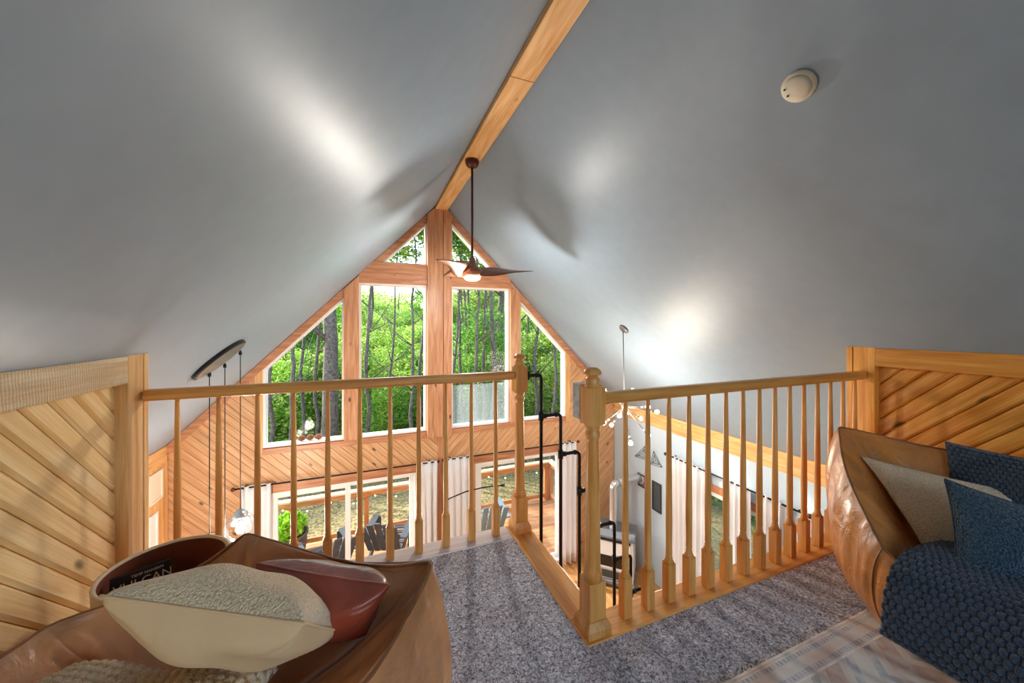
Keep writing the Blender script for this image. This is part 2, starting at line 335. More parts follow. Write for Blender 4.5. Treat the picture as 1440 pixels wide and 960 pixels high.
def planks(parent, poly, ang, w, o, ux, uy, n, th, m, gap=.002, vg=.006, name='plank'):
    """diagonal tongue and groove boards over a convex wall polygon, each a mesh of its own"""
    o, ux, uy, n = map(Vector, (o, ux, uy, n)); ca, sa = math.cos(ang), math.sin(ang)
    q = [(a*ca + b*sa, -a*sa + b*ca) for a, b in poly]
    lo = math.floor(min(b for a, b in q) / w); hi = math.ceil(max(b for a, b in q) / w)
    d3 = ux * ca + uy * sa; p3 = -ux * sa + uy * ca
    for k in range(lo, hi):
        y0, y1 = k * w + gap / 2, (k + 1) * w - gap / 2
        c = clip(clip(q, 0, 1, y1), 0, -1, -y0)
        if len(c) < 3: continue
        xs = [a for a, b in c]; ym = (y0 + y1) / 2; xm = (min(xs) + max(xs)) / 2
        if max(xs) - min(xs) < .02: continue
        A = [(a - xm, b - ym) for a, b in c]; hw = (y1 - y0) / 2 - vg; kk = len(A)
        vs = [(a, b, 0) for a, b in A] + [(a, b, th * .45) for a, b in A] + [(a, max(-hw, min(hw, b)), th) for a, b in A]
        fs = [list(range(kk))[::-1], list(range(2*kk, 3*kk))] + [(i, (i+1) % kk, kk+(i+1) % kk, kk+i) for i in range(kk)] + [(kk+i, kk+(i+1) % kk, 2*kk+(i+1) % kk, 2*kk+i) for i in range(kk)]
        me = bpy.data.meshes.new(name); me.from_pydata(vs, [], fs); me.materials.append(M[m]); me.update()
        ob = bpy.data.objects.new(name, me); col.objects.link(ob); ob.parent = parent
        pos = o + d3 * xm + p3 * ym - ORG.get(parent.name, Vector())
        mw = Matrix((d3, p3, n)).transposed().to_4x4(); mw.translation = pos; ob.matrix_local = mw
EX, EY, EZ = Vector((1, 0, 0)), Vector((0, 1, 0)), Vector((0, 0, 1))

# ================================================================== STRUCTURE
# ---- loft floor, L shaped, with wooden edge boards
b = MB(); NB = .075
b.box((XKL - .1, YB, -.28), (XN - NB, Y1 - NB, 0)); b.box((XN - NB, YB, -.28), (XKR + .1, Y2 - NB, 0))
loft = S(b.build('floor', 'carpet'))
b = MB(); b.box((XKL - 1.4, YB, -.30), (XN + NB - .01, Y1 + NB - .012, -.281)); b.box((XN, YB, -.30), (XKR + 1.4, Y2 + NB - .012, -.281)); S(b.build('ceiling_under_loft', 'ceil'))
for nm, a, c, m in (('edge_board', (XKL, Y1 - NB, -.28), (XN - NB, Y1 + NB, .006), 'pale_board'), ('edge_board', (XN - NB, Y2 + NB, -.28), (XN + NB, Y1 + NB, .006), 'oak_y'), ('edge_board', (XN - NB, Y2 - NB, -.28), (XKR, Y2 + NB, .006), 'oak_x')):
    MB().box(a, c).build(nm, m, loft, bevel=.006)
# ---- ceilings
for side, nm in ((-1, 'ceiling_left'), (1, 'ceiling_right')):
    xe = XWL - .1 if side < 0 else XWR + .1
    L_ = math.hypot(xe - X0, cz(xe) - ZA); ux = Vector((xe - X0, 0, cz(xe) - ZA)).normalized()
    nn = Vector((0, 1, 0)).cross(ux); nn = nn if nn.z > 0 else -nn
    b = MB(); b.prism([(0, YB - .1), (L_, YB - .1), (L_, G + .15), (0, G + .15)], (X0, 0, ZA), ux, EY, nn, .12); S(b.build(nm, 'ceil'))
# ---- ridge beam
rb = S(MB().box((X0 - .02, YB, 3.3), (X0 + .02, G, 3.36)).build('trim_ridge', 'pine_y'))
for y0, y1 in ((YB, 2.455), (2.46, G - .02)):
    MB().box((X0 - .095, y0, 3.227), (X0 + .095, y1, 3.285)).build('ridge_board', 'pine_y', rb, bevel=.004)
# ---- rear wall; its window behind the camera is added to light the loft
RW = (X0 - 1.25, X0 + 1.25, .15, 2.05)
b = MB()
def yprism(b, poly, y0, y1): b.prism(poly, (0, y0, 0), EX, EZ, EY, y1 - y0)
yprism(b, [(XWL - .1, ZF), (RW[0], ZF), (RW[0], cz(RW[0]) + .1), (XWL - .1, cz(XWL - .1) + .1)], YB - .12, YB)
yprism(b, [(RW[1], ZF), (XWR + .1, ZF), (XWR + .1, cz(XWR + .1) + .1), (RW[1], cz(RW[1]) + .1)], YB - .12, YB)
yprism(b, [(RW[0], ZF), (RW[1], ZF), (RW[1], RW[2]), (RW[0], RW[2])], YB - .12, YB)
yprism(b, [(RW[0], RW[3]), (RW[1], RW[3]), (RW[1], cz(RW[1]) + .1), (X0, ZA + .1), (RW[0], cz(RW[0]) + .1)], YB - .12, YB)
S(b.build('wall_back', 'wall'))
wb = S(MB().box((RW[0], YB - .1, RW[2]), (RW[0] + .05, YB + .02, RW[3])).box((RW[1] - .05, YB - .1, RW[2]), (RW[1], YB + .02, RW[3])).box((RW[0], YB - .1, RW[3] - .05), (RW[1], YB + .02, RW[3])).box((RW[0], YB - .1, RW[2]), (RW[1], YB + .03, RW[2] + .05)).box((X0 - .03, YB - .1, RW[2]), (X0 + .03, YB, RW[3])).build('window_back', 'white'))
MB().box((RW[0] + .04, YB - .06, RW[2] + .04), (RW[1] - .04, YB - .055, RW[3] - .04)).build('pane', 'glass', wb)
# ---- lower floor and side walls
S(MB().box((XWL - .1, YB, ZF - .1), (XWR + .1, G + .1, ZF)).build('floor_lower', 'floorboards'))
wl = S(MB().box((XWL - .12, YB, ZF), (XWL, G + .1, cz(XWL) + .06)).build('wall_left_lower', 'wall'))
MB().box((XWL, YB, -.29), (XWL + .02, G - .02, cz(XWL) + .01)).build('top_plate', 'pine_y', wl)
MB().box((XWL, 5.1, ZF), (XWL + .012, G - .1, -.29)).build('wood_panel', 'pine_z', wl)
MB().box((XWL, G - .11, ZF), (XWL + .022, G - .01, -.29)).build('corner_trim', 'pine_z', wl)
RWY, RWZ = (2.62, 4.25), (-2.75, -.90)      # window in right wall
b = MB(); zt = cz(XWR) + .06
b.box((XWR, YB, ZF), (XWR + .12, RWY[0], zt)).box((XWR, RWY[1], ZF), (XWR + .12, G + .1, zt)).box((XWR, RWY[0], RWZ[1]), (XWR + .12, RWY[1], zt)).box((XWR, RWY[0], ZF), (XWR + .12, RWY[1], RWZ[0]))
wr = S(b.build('wall_right_lower', 'wall'))
MB().box((XWR - .02, YB, -.285), (XWR, G - .02, cz(XWR) + .01)).build('top_plate', 'pine_y', wr)
d1 = S(MB().box((XWR - .01, RWY[0], RWZ[0]), (XWR + .1, RWY[0] + .06, RWZ[1])).box((XWR - .01, RWY[1] - .06, RWZ[0]), (XWR + .1, RWY[1], RWZ[1])).box((XWR - .01, RWY[0], RWZ[1] - .06), (XWR + .1, RWY[1], RWZ[1])).box((XWR - .01, RWY[0], RWZ[0]), (XWR + .1, RWY[1], RWZ[0] + .06)).box((XWR + .02, 3.40, RWZ[0]), (XWR + .08, 3.46, RWZ[1])).build('door_2', 'white'))
MB().box((XWR + .05, RWY[0] + .05, RWZ[0] + .05), (XWR + .056, RWY[1] - .05, RWZ[1] - .05)).build('pane', 'glass', d1)
MB().box((XWR - .022, RWY[0] - .1, RWZ[1]), (XWR - .002, RWY[1] + .1, RWZ[1] + .1)).build('head_casing', 'timber_x', d1)
# ---- knee walls of the loft with diagonal boards
def knee(side):
    xf = XKL if side < 0 else XKR; s = 1 if side < 0 else -1; nm = 'wall_left' if side < 0 else 'wall_right'
    xp = xf - s * .045                                  # board face set back from the trim
    ya, yb, yc = (2.159, 2.276, 2.315) if side < 0 else (1.341, 1.458, 1.494)
    zt_ = cz(xf)
    b = MB(); x0, x1 = sorted((xp - s * .02, xp - s * .09)); b.box((x0, YB, -.28), (x1, yc - .03, cz(xp) + .03))
    w_ = S(b.build(nm, 'backing'))
    pm, ym, zm = ('pine_pale', 'sawn_y', 'pine_z') if side < 0 else ('pine_amber', 'pine_amber_y', 'pine_amber_z')
    L0, L1 = YB, ya + .01
    ux = EY * s; poly = sorted([L0 * s, L1 * s])
    ang = math.radians(-45) if side < 0 else math.radians(45)
    planks(w_, [(poly[0], 0), (poly[1], 0), (poly[1], zt_ - .10), (poly[0], zt_ - .10)], ang, .083, (xp - s * .02, 0, 0), ux, EZ, EX * s, .02, pm, vg=.011, gap=.004)
    lo, hi = sorted((xp - s * .01, xf))
    MB().box((lo, YB, zt_ - .125), (hi, ya, zt_ - .004)).build('top_fascia', ym, w_, bevel=.003)
    lo2, hi2 = sorted((xp - s * .03, xf))
    MB().box((lo2, ya, -.28), (hi2, yb, zt_ + .0)).build('end_trim', zm, w_, bevel=.003)
    lo3, hi3 = sorted((xf - s * .14, xf + s * .003))
    MB().box((lo3, yb + .004, -.28), (hi3, yc, zt_ - .0)).build('corner_trim', zm, w_, bevel=.003)
    MB().box((lo, YB, 0), (hi, ya, .09)).build('baseboard', ym, w_, bevel=.003)
    # end wall closing the eaves space, seen from the great room only
    xo = XWL if side < 0 else XWR; xs = sorted((xf - s * .09, xo))
    p = [(xs[0], -.28), (xs[1], -.28), (xs[1], max(-.27, cz(xs[1]))), (xs[0], max(-.27, cz(xs[0])))]
    b = MB(); yprism(b, p, yc - .06, yc - .012); S(b.build(nm + '_end', 'wall'))
knee(-1); knee(1)

# ---- gable wall
ZW, ZTB, ZTT, ZS = -.26, 2.03, 2.345, -.885            # window sill, transom, slider head
XL = [-1.34, -.342, -.141, .84]; XR = [1.224, 2.236, 2.422, 3.341]
SLD = ((-1.29, .70), (1.63, 3.31))
b = MB(); ya, yb = G + .02, G + .14
P = lambda poly: yprism(b, poly, ya, yb)
E_ = .12
P([(XWL - .1, ZF), (SLD[0][0], ZF), (SLD[0][0], ZS), (XL[0], ZS), (XL[0], cz(XL[0]) + E_), (XWL - .1, cz(XWL - .1) + E_)])
P([(SLD[1][1], ZF), (XWR + .1, ZF), (XWR + .1, cz(XWR + .1) + E_), (XR[3], cz(XR[3]) + E_), (XR[3], ZS), (SLD[1][1], ZS)])
P([(XL[0], ZS), (XR[3], ZS), (XR[3], ZW), (XL[0], ZW)])
P([(SLD[0][1], ZF), (SLD[1][0], ZF), (SLD[1][0], ZS), (SLD[0][1], ZS)])
TV = .135                                              # vertical width of trim under the ceiling
P([(XL[1], ZW), (XL[2], ZW), (XL[2], cz(XL[2]) + E_), (XL[1], cz(XL[1]) + E_)]); P([(XR[1], ZW), (XR[2], ZW), (XR[2], cz(XR[2]) + E_), (XR[1], cz(XR[1]) + E_)])
P([(XL[3], ZW), (XR[0], ZW), (XR[0], cz(XR[0]) + E_), (X0, ZA + E_), (XL[3], cz(XL[3]) + E_)])
P([(XL[0], cz(XL[0]) - TV), (XL[1], cz(XL[1]) - TV), (XL[1], cz(XL[1]) + E_), (XL[0], cz(XL[0]) + E_)])
P([(XR[2], cz(XR[2]) - TV), (XR[3], cz(XR[3]) - TV), (XR[3], cz(XR[3]) + E_), (XR[2], cz(XR[2]) + E_)])
P([(XL[2], ZTB), (XL[3], ZTB), (XL[3], ZTT), (XL[2], ZTT)]); P([(XR[0], ZTB), (XR[1], ZTB), (XR[1], ZTT), (XR[0], ZTT)])
xa = X0 - (ZA - TV - ZTT) / SL; xb = X0 + (ZA - TV - ZTT) / SL      # feet of the little triangles
P([(XL[2], ZTT), (xa, ZTT), (XL[3], cz(XL[3]) - TV), (XL[3], cz(XL[3]) + E_), (XL[2], cz(XL[2]) + E_)])
P([(xb, ZTT), (XR[1], ZTT), (XR[1], cz(XR[1]) + E_), (XR[0], cz(XR[0]) + E_), (XR[0], cz(XR[0]) - TV)])
wf = S(b.build('wall_front', 'gable'))
pf = G                                                  # plank face (proud of backing by .02)
def gp(poly, ang): planks(wf, poly, math.radians(ang), .088, (0, G + .02, 0), EX, EZ, -EY, .02, 'gable', vg=.0025, gap=.001)
ct = .11
gp([(XWL + .02, ZF), (XL[0] - .09, ZF), (XL[0] - .09, cz(XL[0] - .09) - ct), (XWL + .02, cz(XWL + .02) - ct)], -45)
gp([(XR[3] + .09, ZF), (XWR - .02, ZF), (XWR - .02, cz(XWR - .02) - ct), (XR[3] + .09, cz(XR[3] + .09) - ct)], 45)
gp([(XL[0] - .09, ZS + .13), (X0 - .04, ZS + .13), (X0 - .04, ZW - .09), (XL[0] - .09, ZW - .09)], -45)
gp([(X0 + .04, ZS + .13), (XR[3] + .09, ZS + .13), (XR[3] + .09, ZW - .09), (X0 + .04, ZW - .09)], 45)
gp([(SLD[0][1] + .09, ZF), (X0 - .04, ZF), (X0 - .04, ZS), (SLD[0][1] + .09, ZS)], -45)
gp([(X0 + .04, ZF), (SLD[1][0] - .09, ZF), (SLD[1][0] - .09, ZS), (X0 + .04, ZS)], 45)
def T(name, poly, m, d=.035, base=G + .02):
    b = MB(); b.prism(poly, (0, base, 0), EX, EZ, -EY, d + .02); return b.build(name, m, wf, bevel=.004)
def R4(x0, x1, z0, z1): return [(x0, z0), (x1, z0), (x1, z1), (x0, z1)]
T('center_post', [(XL[3], ZW - .09), (1.080, ZW - .09), (1.080, 3.25), (X0 - .09, 3.25), (XL[3], cz(XL[3]) - .01)], 'timber_z', .10)
T('center_post', [(1.088, ZW - .09), (XR[0], ZW - .09), (XR[0], cz(XR[0]) - .01), (X0 + .09, 3.25), (1.088, 3.25)], 'timber_z', .085)
for x0, x1 in ((XL[1], XL[2]), (XR[1], XR[2])): T('mullion_post', [(x0, ZW), (x1, ZW), (x1, cz(x1) - .02), (x0, cz(x0) - .02)], 'timber_z', .07)
T('transom_beam', R4(XL[2], XL[3], ZTB, ZTT) if 1 else 0, 'timber_x', .06); T('transom_beam', R4(XR[0], XR[1], ZTB, ZTT), 'timber_x', .06)
T('transom_beam', [(XL[2], ZTT), (xa, ZTT), (xa - .01, ZTT + .01), (XL[2], cz(XL[2]) - .02)], 'timber_x', .05)
T('transom_beam', [(xb, ZTT), (XR[1], ZTT), (XR[1], cz(XR[1]) - .02), (xb + .01, ZTT + .01)], 'timber_x', .05)
for s in (-1, 1):                                       # trim following the ceiling
    x1 = XL[3] if s < 0 else XR[0]; x2 = XWL if s < 0 else XWR
    p = [(x1, cz(x1) - ct - .02), (x1, cz(x1) - .005), (x2, cz(x2) - .005), (x2, cz(x2) - ct - .02)]
    T('rafter_trim', p if s > 0 else p[::-1], 'timber_x', .045)
T('window_trim', [(XL[0] - .09, ZW - .09), (XL[0], ZW - .09), (XL[0], cz(XL[0]) - ct), (XL[0] - .09, cz(XL[0] - .09) - ct)], 'pine_z', .02)
T('window_trim', [(XR[3], ZW - .09), (XR[3] + .09, ZW - .09), (XR[3] + .09, cz(XR[3] + .09) - ct), (XR[3], cz(XR[3]) - ct)], 'pine_z', .02)
T('sill_board', R4(XL[0], XL[3], ZW - .09, ZW - .012), 'timber_x', .025); T('sill_board', R4(XR[0], XR[3], ZW - .09, ZW - .012), 'timber_x', .025)
T('center_batten', R4(X0 - .04, X0 + .04, ZF, ZW - .09), 'timber_z', .012)
for x0, x1 in SLD:
    T('door_header', R4(x0 - .09, x1 + .09, ZS, ZS + .13), 'timber_x', .02)
    for xx in (x0 - .09, x1): T('door_casing', R4(xx, xx + .09, ZF, ZS), 'timber_z', .02)
# windows of the gable: white liner, pane
def inset(poly, d):
    n = len(poly); out = []
    for i in range(n):
        p0, p1, p2 = Vector(poly[i - 1]), Vector(poly[i]), Vector(poly[(i + 1) % n])
        e1 = (p1 - p0).normalized(); e2 = (p2 - p1).normalized(); n1 = Vector((-e1.y, e1.x)); n2 = Vector((-e2.y, e2.x))
        k = d / (1 + n1.dot(n2)); q = p1 + (n1 + n2) * k; out.append((q.x, q.y))
    return out
wn = [0]
def window(poly, d=.03, y0=G - .005, y1=G + .13):
    wn[0] += 1; q = inset(poly, d); k = len(poly)
    vs = [(x, y0, z) for x, z in poly] + [(x, y0, z) for x, z in q] + [(x, y1, z) for x, z in poly] + [(x, y1, z) for x, z in q]
    fs = []
    for i in range(k):
        j = (i + 1) % k
        fs += [(i, j, k+j, k+i), (2*k+i, 3*k+i, 3*k+j, 2*k+j), (k+i, k+j, 3*k+j, 3*k+i), (j, i, 2*k+i, 2*k+j)]
    o = S(MB().add(vs, fs).build('window_%d' % wn[0], 'white'))
    b = MB(); yprism(b, inset(poly, d - .005), G + .075, G + .081); b.build('pane', 'glass', o)
    return o
window([(XL[0], ZW), (XL[1], ZW), (XL[1], cz(XL[1]) - TV), (XL[0], cz(XL[0]) - TV)])
window(R4(XL[2], XL[3], ZW, ZTB))
w3 = window(R4(XR[0], XR[1], ZW, ZTB))
window([(XR[2], ZW), (XR[3], ZW), (XR[3], cz(XR[3]) - TV), (XR[2], cz(XR[2]) - TV)])
window([(xa, ZTT), (XL[3], ZTT), (XL[3], cz(XL[3]) - TV)], .022)
window([(XR[0], ZTT), (xb, ZTT), (XR[0], cz(XR[0]) - TV)], .022)
MB().box((XR[0] + .03, G + .05, ZW + .03), (XR[1] - .03, G + .053, .42)).build('insect_screen', 'screen', w3)
# sliding doors: white frame, two sashes with panes
for i, (x0, x1) in enumerate(SLD):
    z0, z1 = ZF + .02, ZS; f = .045
    o = S(MB().box((x0, G - .01, z0), (x0 + f, G + .13, z1)).box((x1 - f, G - .01, z0), (x1, G + .13, z1)).box((x0 + f, G - .01, z1 - f), (x1 - f, G + .13, z1)).box((x0 + f, G - .01, ZF), (x1 - f, G + .13, z0 + .02)).build('door_%d' % (1 if i == 0 else 3), 'white'))
    xm = (x0 + x1) / 2
    for a, c, y in ((x0 + f, xm + .035, G + .03), (xm - .035, x1 - f, G + .08)):
        sa = MB().box((a, y, z0 + .02), (a + .07, y + .035, z1 - f)).box((c - .07, y, z0 + .02), (c, y + .035, z1 - f)).box((a + .07, y, z1 - f - .05), (c - .07, y + .035, z1 - f)).box((a + .07, y, z0 + .02), (c - .07, y + .035, z0 + .1)).build('sash', 'white', o)
        MB().box((a + .06, y + .014, z0 + .09), (c - .06, y + .02, z1 - f - .04)).build('pane', 'glass', sa)

# ================================================================== RAILINGS
NW = .086
def newel_mesh():
    b = MB(); h = NW / 2
    def sq(z0, z1, w): b.box((-w, -w, z0), (w, w, z1))
    sq(.004, .235, h)
    # chamfer to round, shaft, collar
    prof = [(h * 1.05, .232), (.040, .262), (.042, .268), (.036, .280), (.0355, .30), (.0345, .45), (.031, .70), (.028, .86), (.027, .875), (.033, .885), (.036, .895), (.033, .905), (.029, .915), (.036, .935), (.043, .95)]
    b.lathe(prof, n=20); sq(.945, 1.115, h * .97)
    b.lathe([(h * .98, 1.113), (.036, 1.128), (.030, 1.136), (.034, 1.146), (.030, 1.156), (.024, 1.160), (.026, 1.168), (.041, 1.172), (.043, 1.178), (.036, 1.192), (.020, 1.202), (.002, 1.204)], n=20)
    return b
def bal_mesh():
    b = MB(); w = .0225; b.box((-w, -w, .004), (w, w, .195))
    b.lathe([(.0225 * 1.2, .19), (.016, .215), (.0175, .222), (.014, .232), (.0165, .245), (.0155, .27), (.0165, .40), (.0145, .65), (.011, .95), (.0095, ZR - .02)], n=12); return b
nb = newel_mesh(); bb = bal_mesh()
def place(mb, name, m, parent, loc, bevel=0):
    t = MB(); t.v = [v + Vector(loc) for v in mb.v]; t.f = mb.f; t.sm = mb.sm
    o = t.build(name, m, parent, loc=loc, bevel=bevel); return o
base = MB(); hb = .062
base.box((-hb, -hb, .0), (hb, hb, .038)).add([(sx*hb, sy*hb, .038) for sx, sy in ((-1,-1),(1,-1),(1,1),(-1,1))] + [(sx*.047, sy*.047, .068) for sx, sy in ((-1,-1),(1,-1),(1,1),(-1,1))], [(0,1,5,4),(1,2,6,5),(2,3,7,6),(3,0,4,7),(4,5,6,7)])
def railing(y, x0, x1, xs, nx, label):
    t = thing('stair_railing', (nx, y, .006), label, 'railing')
    b = MB(); b.bar((x0, y, ZR), (x1, y, ZR), .056, .056); b.build('handrail', 'oak_x', t, bevel=.014)
    n = place(nb, 'newel_post', 'oak_z', t, (nx, y, .004)); place(base, 'base_moulding', 'oak_z', n, (nx, y, .004), bevel=.004)
    first = place(bb, 'baluster', 'oak_z', t, (xs[0], y, .004))
    for x in xs[1:]: cp(first, Vector((x, y, .004)) - ORG[t.name], t)
    return t
rl = railing(Y1, XKL + .001, XN - .04, [XN - .174 - .1671 * i for i in range(11)], XN, 'wooden stair railing with eleven widely spaced balusters, ending at the paler board wall')
rr = railing(Y2, XN + .04, XKR - .001, [XN + .186 + .1361 * i for i in range(14)] + [XN + .186 + .1361 * 14], XN, 'wooden stair railing with closely spaced balusters beside the leather bean bag with blue pillows')
MB().box((XN - .045, Y2 + .044, .962), (XN + .03, Y2 + .10, 1.125)).build('weathered_block', plain('weathered_white_paint', (198, 198, 198), .8, bump=.6, bscale=30, var=.12), rr)

# ---- steep stair below the opening
st = thing('loft_stairs', (2.1, (Y1 + Y2) / 2, ZF), 'steep wooden stairs dropping through the opening between the newel posts', 'stairs')
ya_, yb_ = Y2 + NB + .02, Y1 - .045
for i in range(9):
    x = 1.055 + .155 * i; z = -.287 * (i + 1)
    MB().box((x, ya_ + .03, z - .03), (x + .20, yb_ - .03, z)).build('tread', 'oak_y', st, bevel=.005)
for y in (ya_, yb_ - .03):
    b = MB(); b.prism([(1.04, -.29), (1.20, -.29), (1.055 + .155 * 9.1 + .2, ZF), (1.055 + .155 * 9.1, ZF), (1.04, -.45)][::-1], (0, y, 0), EX, EZ, EY, .03); b.build('stringer', 'oak_x', st)
# ---- stepped black pipe handrail
ph = thing('pipe_handrail', (1.112, Y1 - .02, 0), 'black iron pipe handrail stepping down beside the stair opening', 'handrail')
yp = Y1 - .02; px_ = [1.112 + .1545 * i for i in range(8)]; pz = [1.057 - .287 * i for i in range(8)]
for i, (x, z) in enumerate(zip(px_, pz)):
    xs_ = XN + .045 if i == 0 else px_[i - 1]
    arc = [(x - .028 + .028 * math.sin(a), yp, z - .028 + .028 * math.cos(a)) for a in [k * math.pi / 10 for k in range(6)]]
    zb = -.287 * (i + 1)
    MB().tube([(xs_, yp, z)] + arc + [(x, yp, zb)], .0125, 8).build('pipe', 'iron', ph)
    if i < 7: MB().tube([(x, yp, pz[i + 1] - .03), (x, yp, pz[i + 1] + .03)], .019, 10).tube([(x, yp, pz[i + 1]), (x + .04, yp, pz[i + 1])], .018, 10).build('tee_fitting', 'iron', ph)
    MB().tube([(x - .045, yp, z), (x - .028, yp, z)], .017, 10).build('elbow_collar', 'iron', ph)
MB().tube([(XN + .044, yp, pz[0]), (XN + .055, yp, pz[0])], .032, 12).build('wall_flange', 'iron', ph)

# ================================================================== LAMPS AND FAN
def point(name, loc, power, parent=None, color=(1, .9, .78), r=.05):
    d = bpy.data.lights.new(name, 'POINT'); d.energy = power * LAMP; d.color = color; d.shadow_soft_size = r
    o = bpy.data.objects.new(name, d); col.objects.link(o)
    if parent: o.parent = parent; o.location = Vector(loc) - ORG[parent.name]
    else: o.location = loc
    return o
# ---- ceiling fan
fx, fy, fz = X0, 3.863, 1.985
fan = thing('ceiling_fan', (fx, fy, 3.227), 'bronze three-blade ceiling fan hanging from the ridge beam on a long rod', 'ceiling fan')
MB().lathe([(.074, 3.227), (.076, 3.20), (.066, 3.165), (.040, 3.145), (.018, 3.14)], (fx, fy, 0), 20).build('canopy', 'bronze', fan)
MB().tube([(fx, fy, 3.15), (fx, fy, fz + .09)], .013, 10).build('downrod', 'bronze', fan)
MB().lathe([(.02, fz + .17), (.034, fz + .15), (.046, fz + .09), (.062, fz + .06), (.105, fz + .045), (.122, fz + .01), (.118, fz - .025), (.10, fz - .045), (.094, fz - .05)], (fx, fy, 0), 24).build('motor_housing', 'walnut', fan)
MB().lathe([(.092, fz - .048), (.086, fz - .068), (.06, fz - .084), (.03, fz - .09), (.002, fz - .091)], (fx, fy, 0), 24).build('light_lens', 'fan_lens', fan)
def blade(phi):
    d = Vector((math.cos(phi), math.sin(phi), 0)); q = Vector((-d.y, d.x, 0)); vs = []; n = 14
    for i in range(n + 1):
        t = i / n; r = .085 + .60 * t; sw = .10 * math.sin(t * 2.2)              # sweep
        wdt = (.16 * (1 - t) ** .6 + .014) * (1 + .5 * math.sin(math.pi * min(1, t * 1.6)))
        zc = fz + .005 + .025 * math.sin(t * math.pi * .5) ; tw = math.radians(40 - 22 * t); th = .006 + .010 * (1 - t)
        for a, k in ((-.5, 0), (-.2, 1), (.2, 1), (.5, 0), (.2, -1), (-.2, -1)):
            p = Vector((fx, fy, zc)) + d * r + q * (sw - .05 + a * wdt * math.cos(tw)) + EZ * (a * wdt * math.sin(tw) + k * th / 2); vs.append(p)
    fs = [(6*i+j, 6*i+(j+1) % 6, 6*i+6+(j+1) % 6, 6*i+6+j) for i in range(n) for j in range(6)] + [list(range(6))[::-1], [6*n+j for j in range(6)]]
    MB().add(vs, fs, True).build('blade', 'walnut', fan)
for k in range(3): blade(math.radians(-17 + 120 * k))
point('fan_light', (fx, fy, fz - .16), 32, fan, (1, .94, .85), .06)
# ---- three-globe pendant on the left slope
cn = Vector((SL, 0, -1)).normalized()                    # left ceiling, pointing into the room
ca = Vector((-1.145, 3.62, 0)); ca.z = cz(ca.x)
pen = thing('pendant_cluster', ca, 'black round ceiling plate with three clear glass globe pendants on long cords', 'pendant light')
ld = Vector((.18, .293, .183)).normalized(); sdv = cn.cross(ld).normalized(); ld = sdv.cross(cn).normalized()
def oval(z, s): return [ca + cn * z + ld * (.235 * s * math.cos(a)) + sdv * (.19 * s * math.sin(a)) for a in [2 * math.pi * k / 32 for k in range(32)]]
o1, o2, o3 = oval(0, 1), oval(.022, 1), oval(.03, .93)
b = MB().add(o1 + o2 + o3, [(i, (i+1) % 32, 32+(i+1) % 32, 32+i) for i in range(32)] + [(32+i, 32+(i+1) % 32, 64+(i+1) % 32, 64+i) for i in range(32)])
b.build('canopy_rim', 'black', pen); MB().add(oval(.0302, .93), [list(range(32))]).build('canopy_face', plain('satin_grey', (150, 152, 150), .3, metal=.6), pen)
def globe_pendant(anchor, zc, R, on=28):
    a = Vector(anchor); c = Vector((a.x, a.y, zc))
    MB().lathe([(.012, 0), (.014, .02), (.006, .04)], a - EZ * .03, 10).build('cord_grip', 'black', pen)
    MB().tube([a - EZ * .01, (a.x, a.y, zc + R * .93 + .05)], .0035, 6).build('cord', 'black', pen)
    g = MB().lathe([(R * math.sin(t), R * math.cos(t)) for t in [math.radians(24 + (180 - 25) * k / 18) for k in range(19)]], c, 32, cap=False).build('globe', 'globe', pen)
    MB().lathe([(.008, R * .93 + .055), (.03, R * .93 + .045), (.056, R * .93 + .01), (.058, R * .93 - .015), (.05, R * .93 - .02)], c, 20).build('cap', 'steel', g)
    MB().tube([c + EZ * (R * .9), c + EZ * (R * .45)], .017, 10).build('socket', 'black', g)
    MB().lathe([(.014, R * .45), (.02, R * .3), (.034, R * .05), (.036, -R * .12), (.025, -R * .32), (.003, -R * .4)], c, 16).build('bulb', 'bulb', g)
    point('pendant_light', c - EZ * .09, on, pen, (1, .92, .8), .09)
def onceil(px, py): 
    r = ray(px, py); t = (ZA - SL * X0 - EYE) / (r.z - SL * r.x); return Vector((0, 0, EYE)) + r * t + cn * .03
A1, A2, A3 = onceil(334, 491), onceil(312, 509), onceil(290, 521)
def zpix(p, py): w_ = p.x * SS + p.y * CC; return EYE - (py - HOR) / FPX * w_
globe_pendant(A1, zpix(A1, 742), .125); globe_pendant(A3, zpix(A3, 800), .115, 20); globe_pendant(A2, zpix(A2, 860), .115, 20)
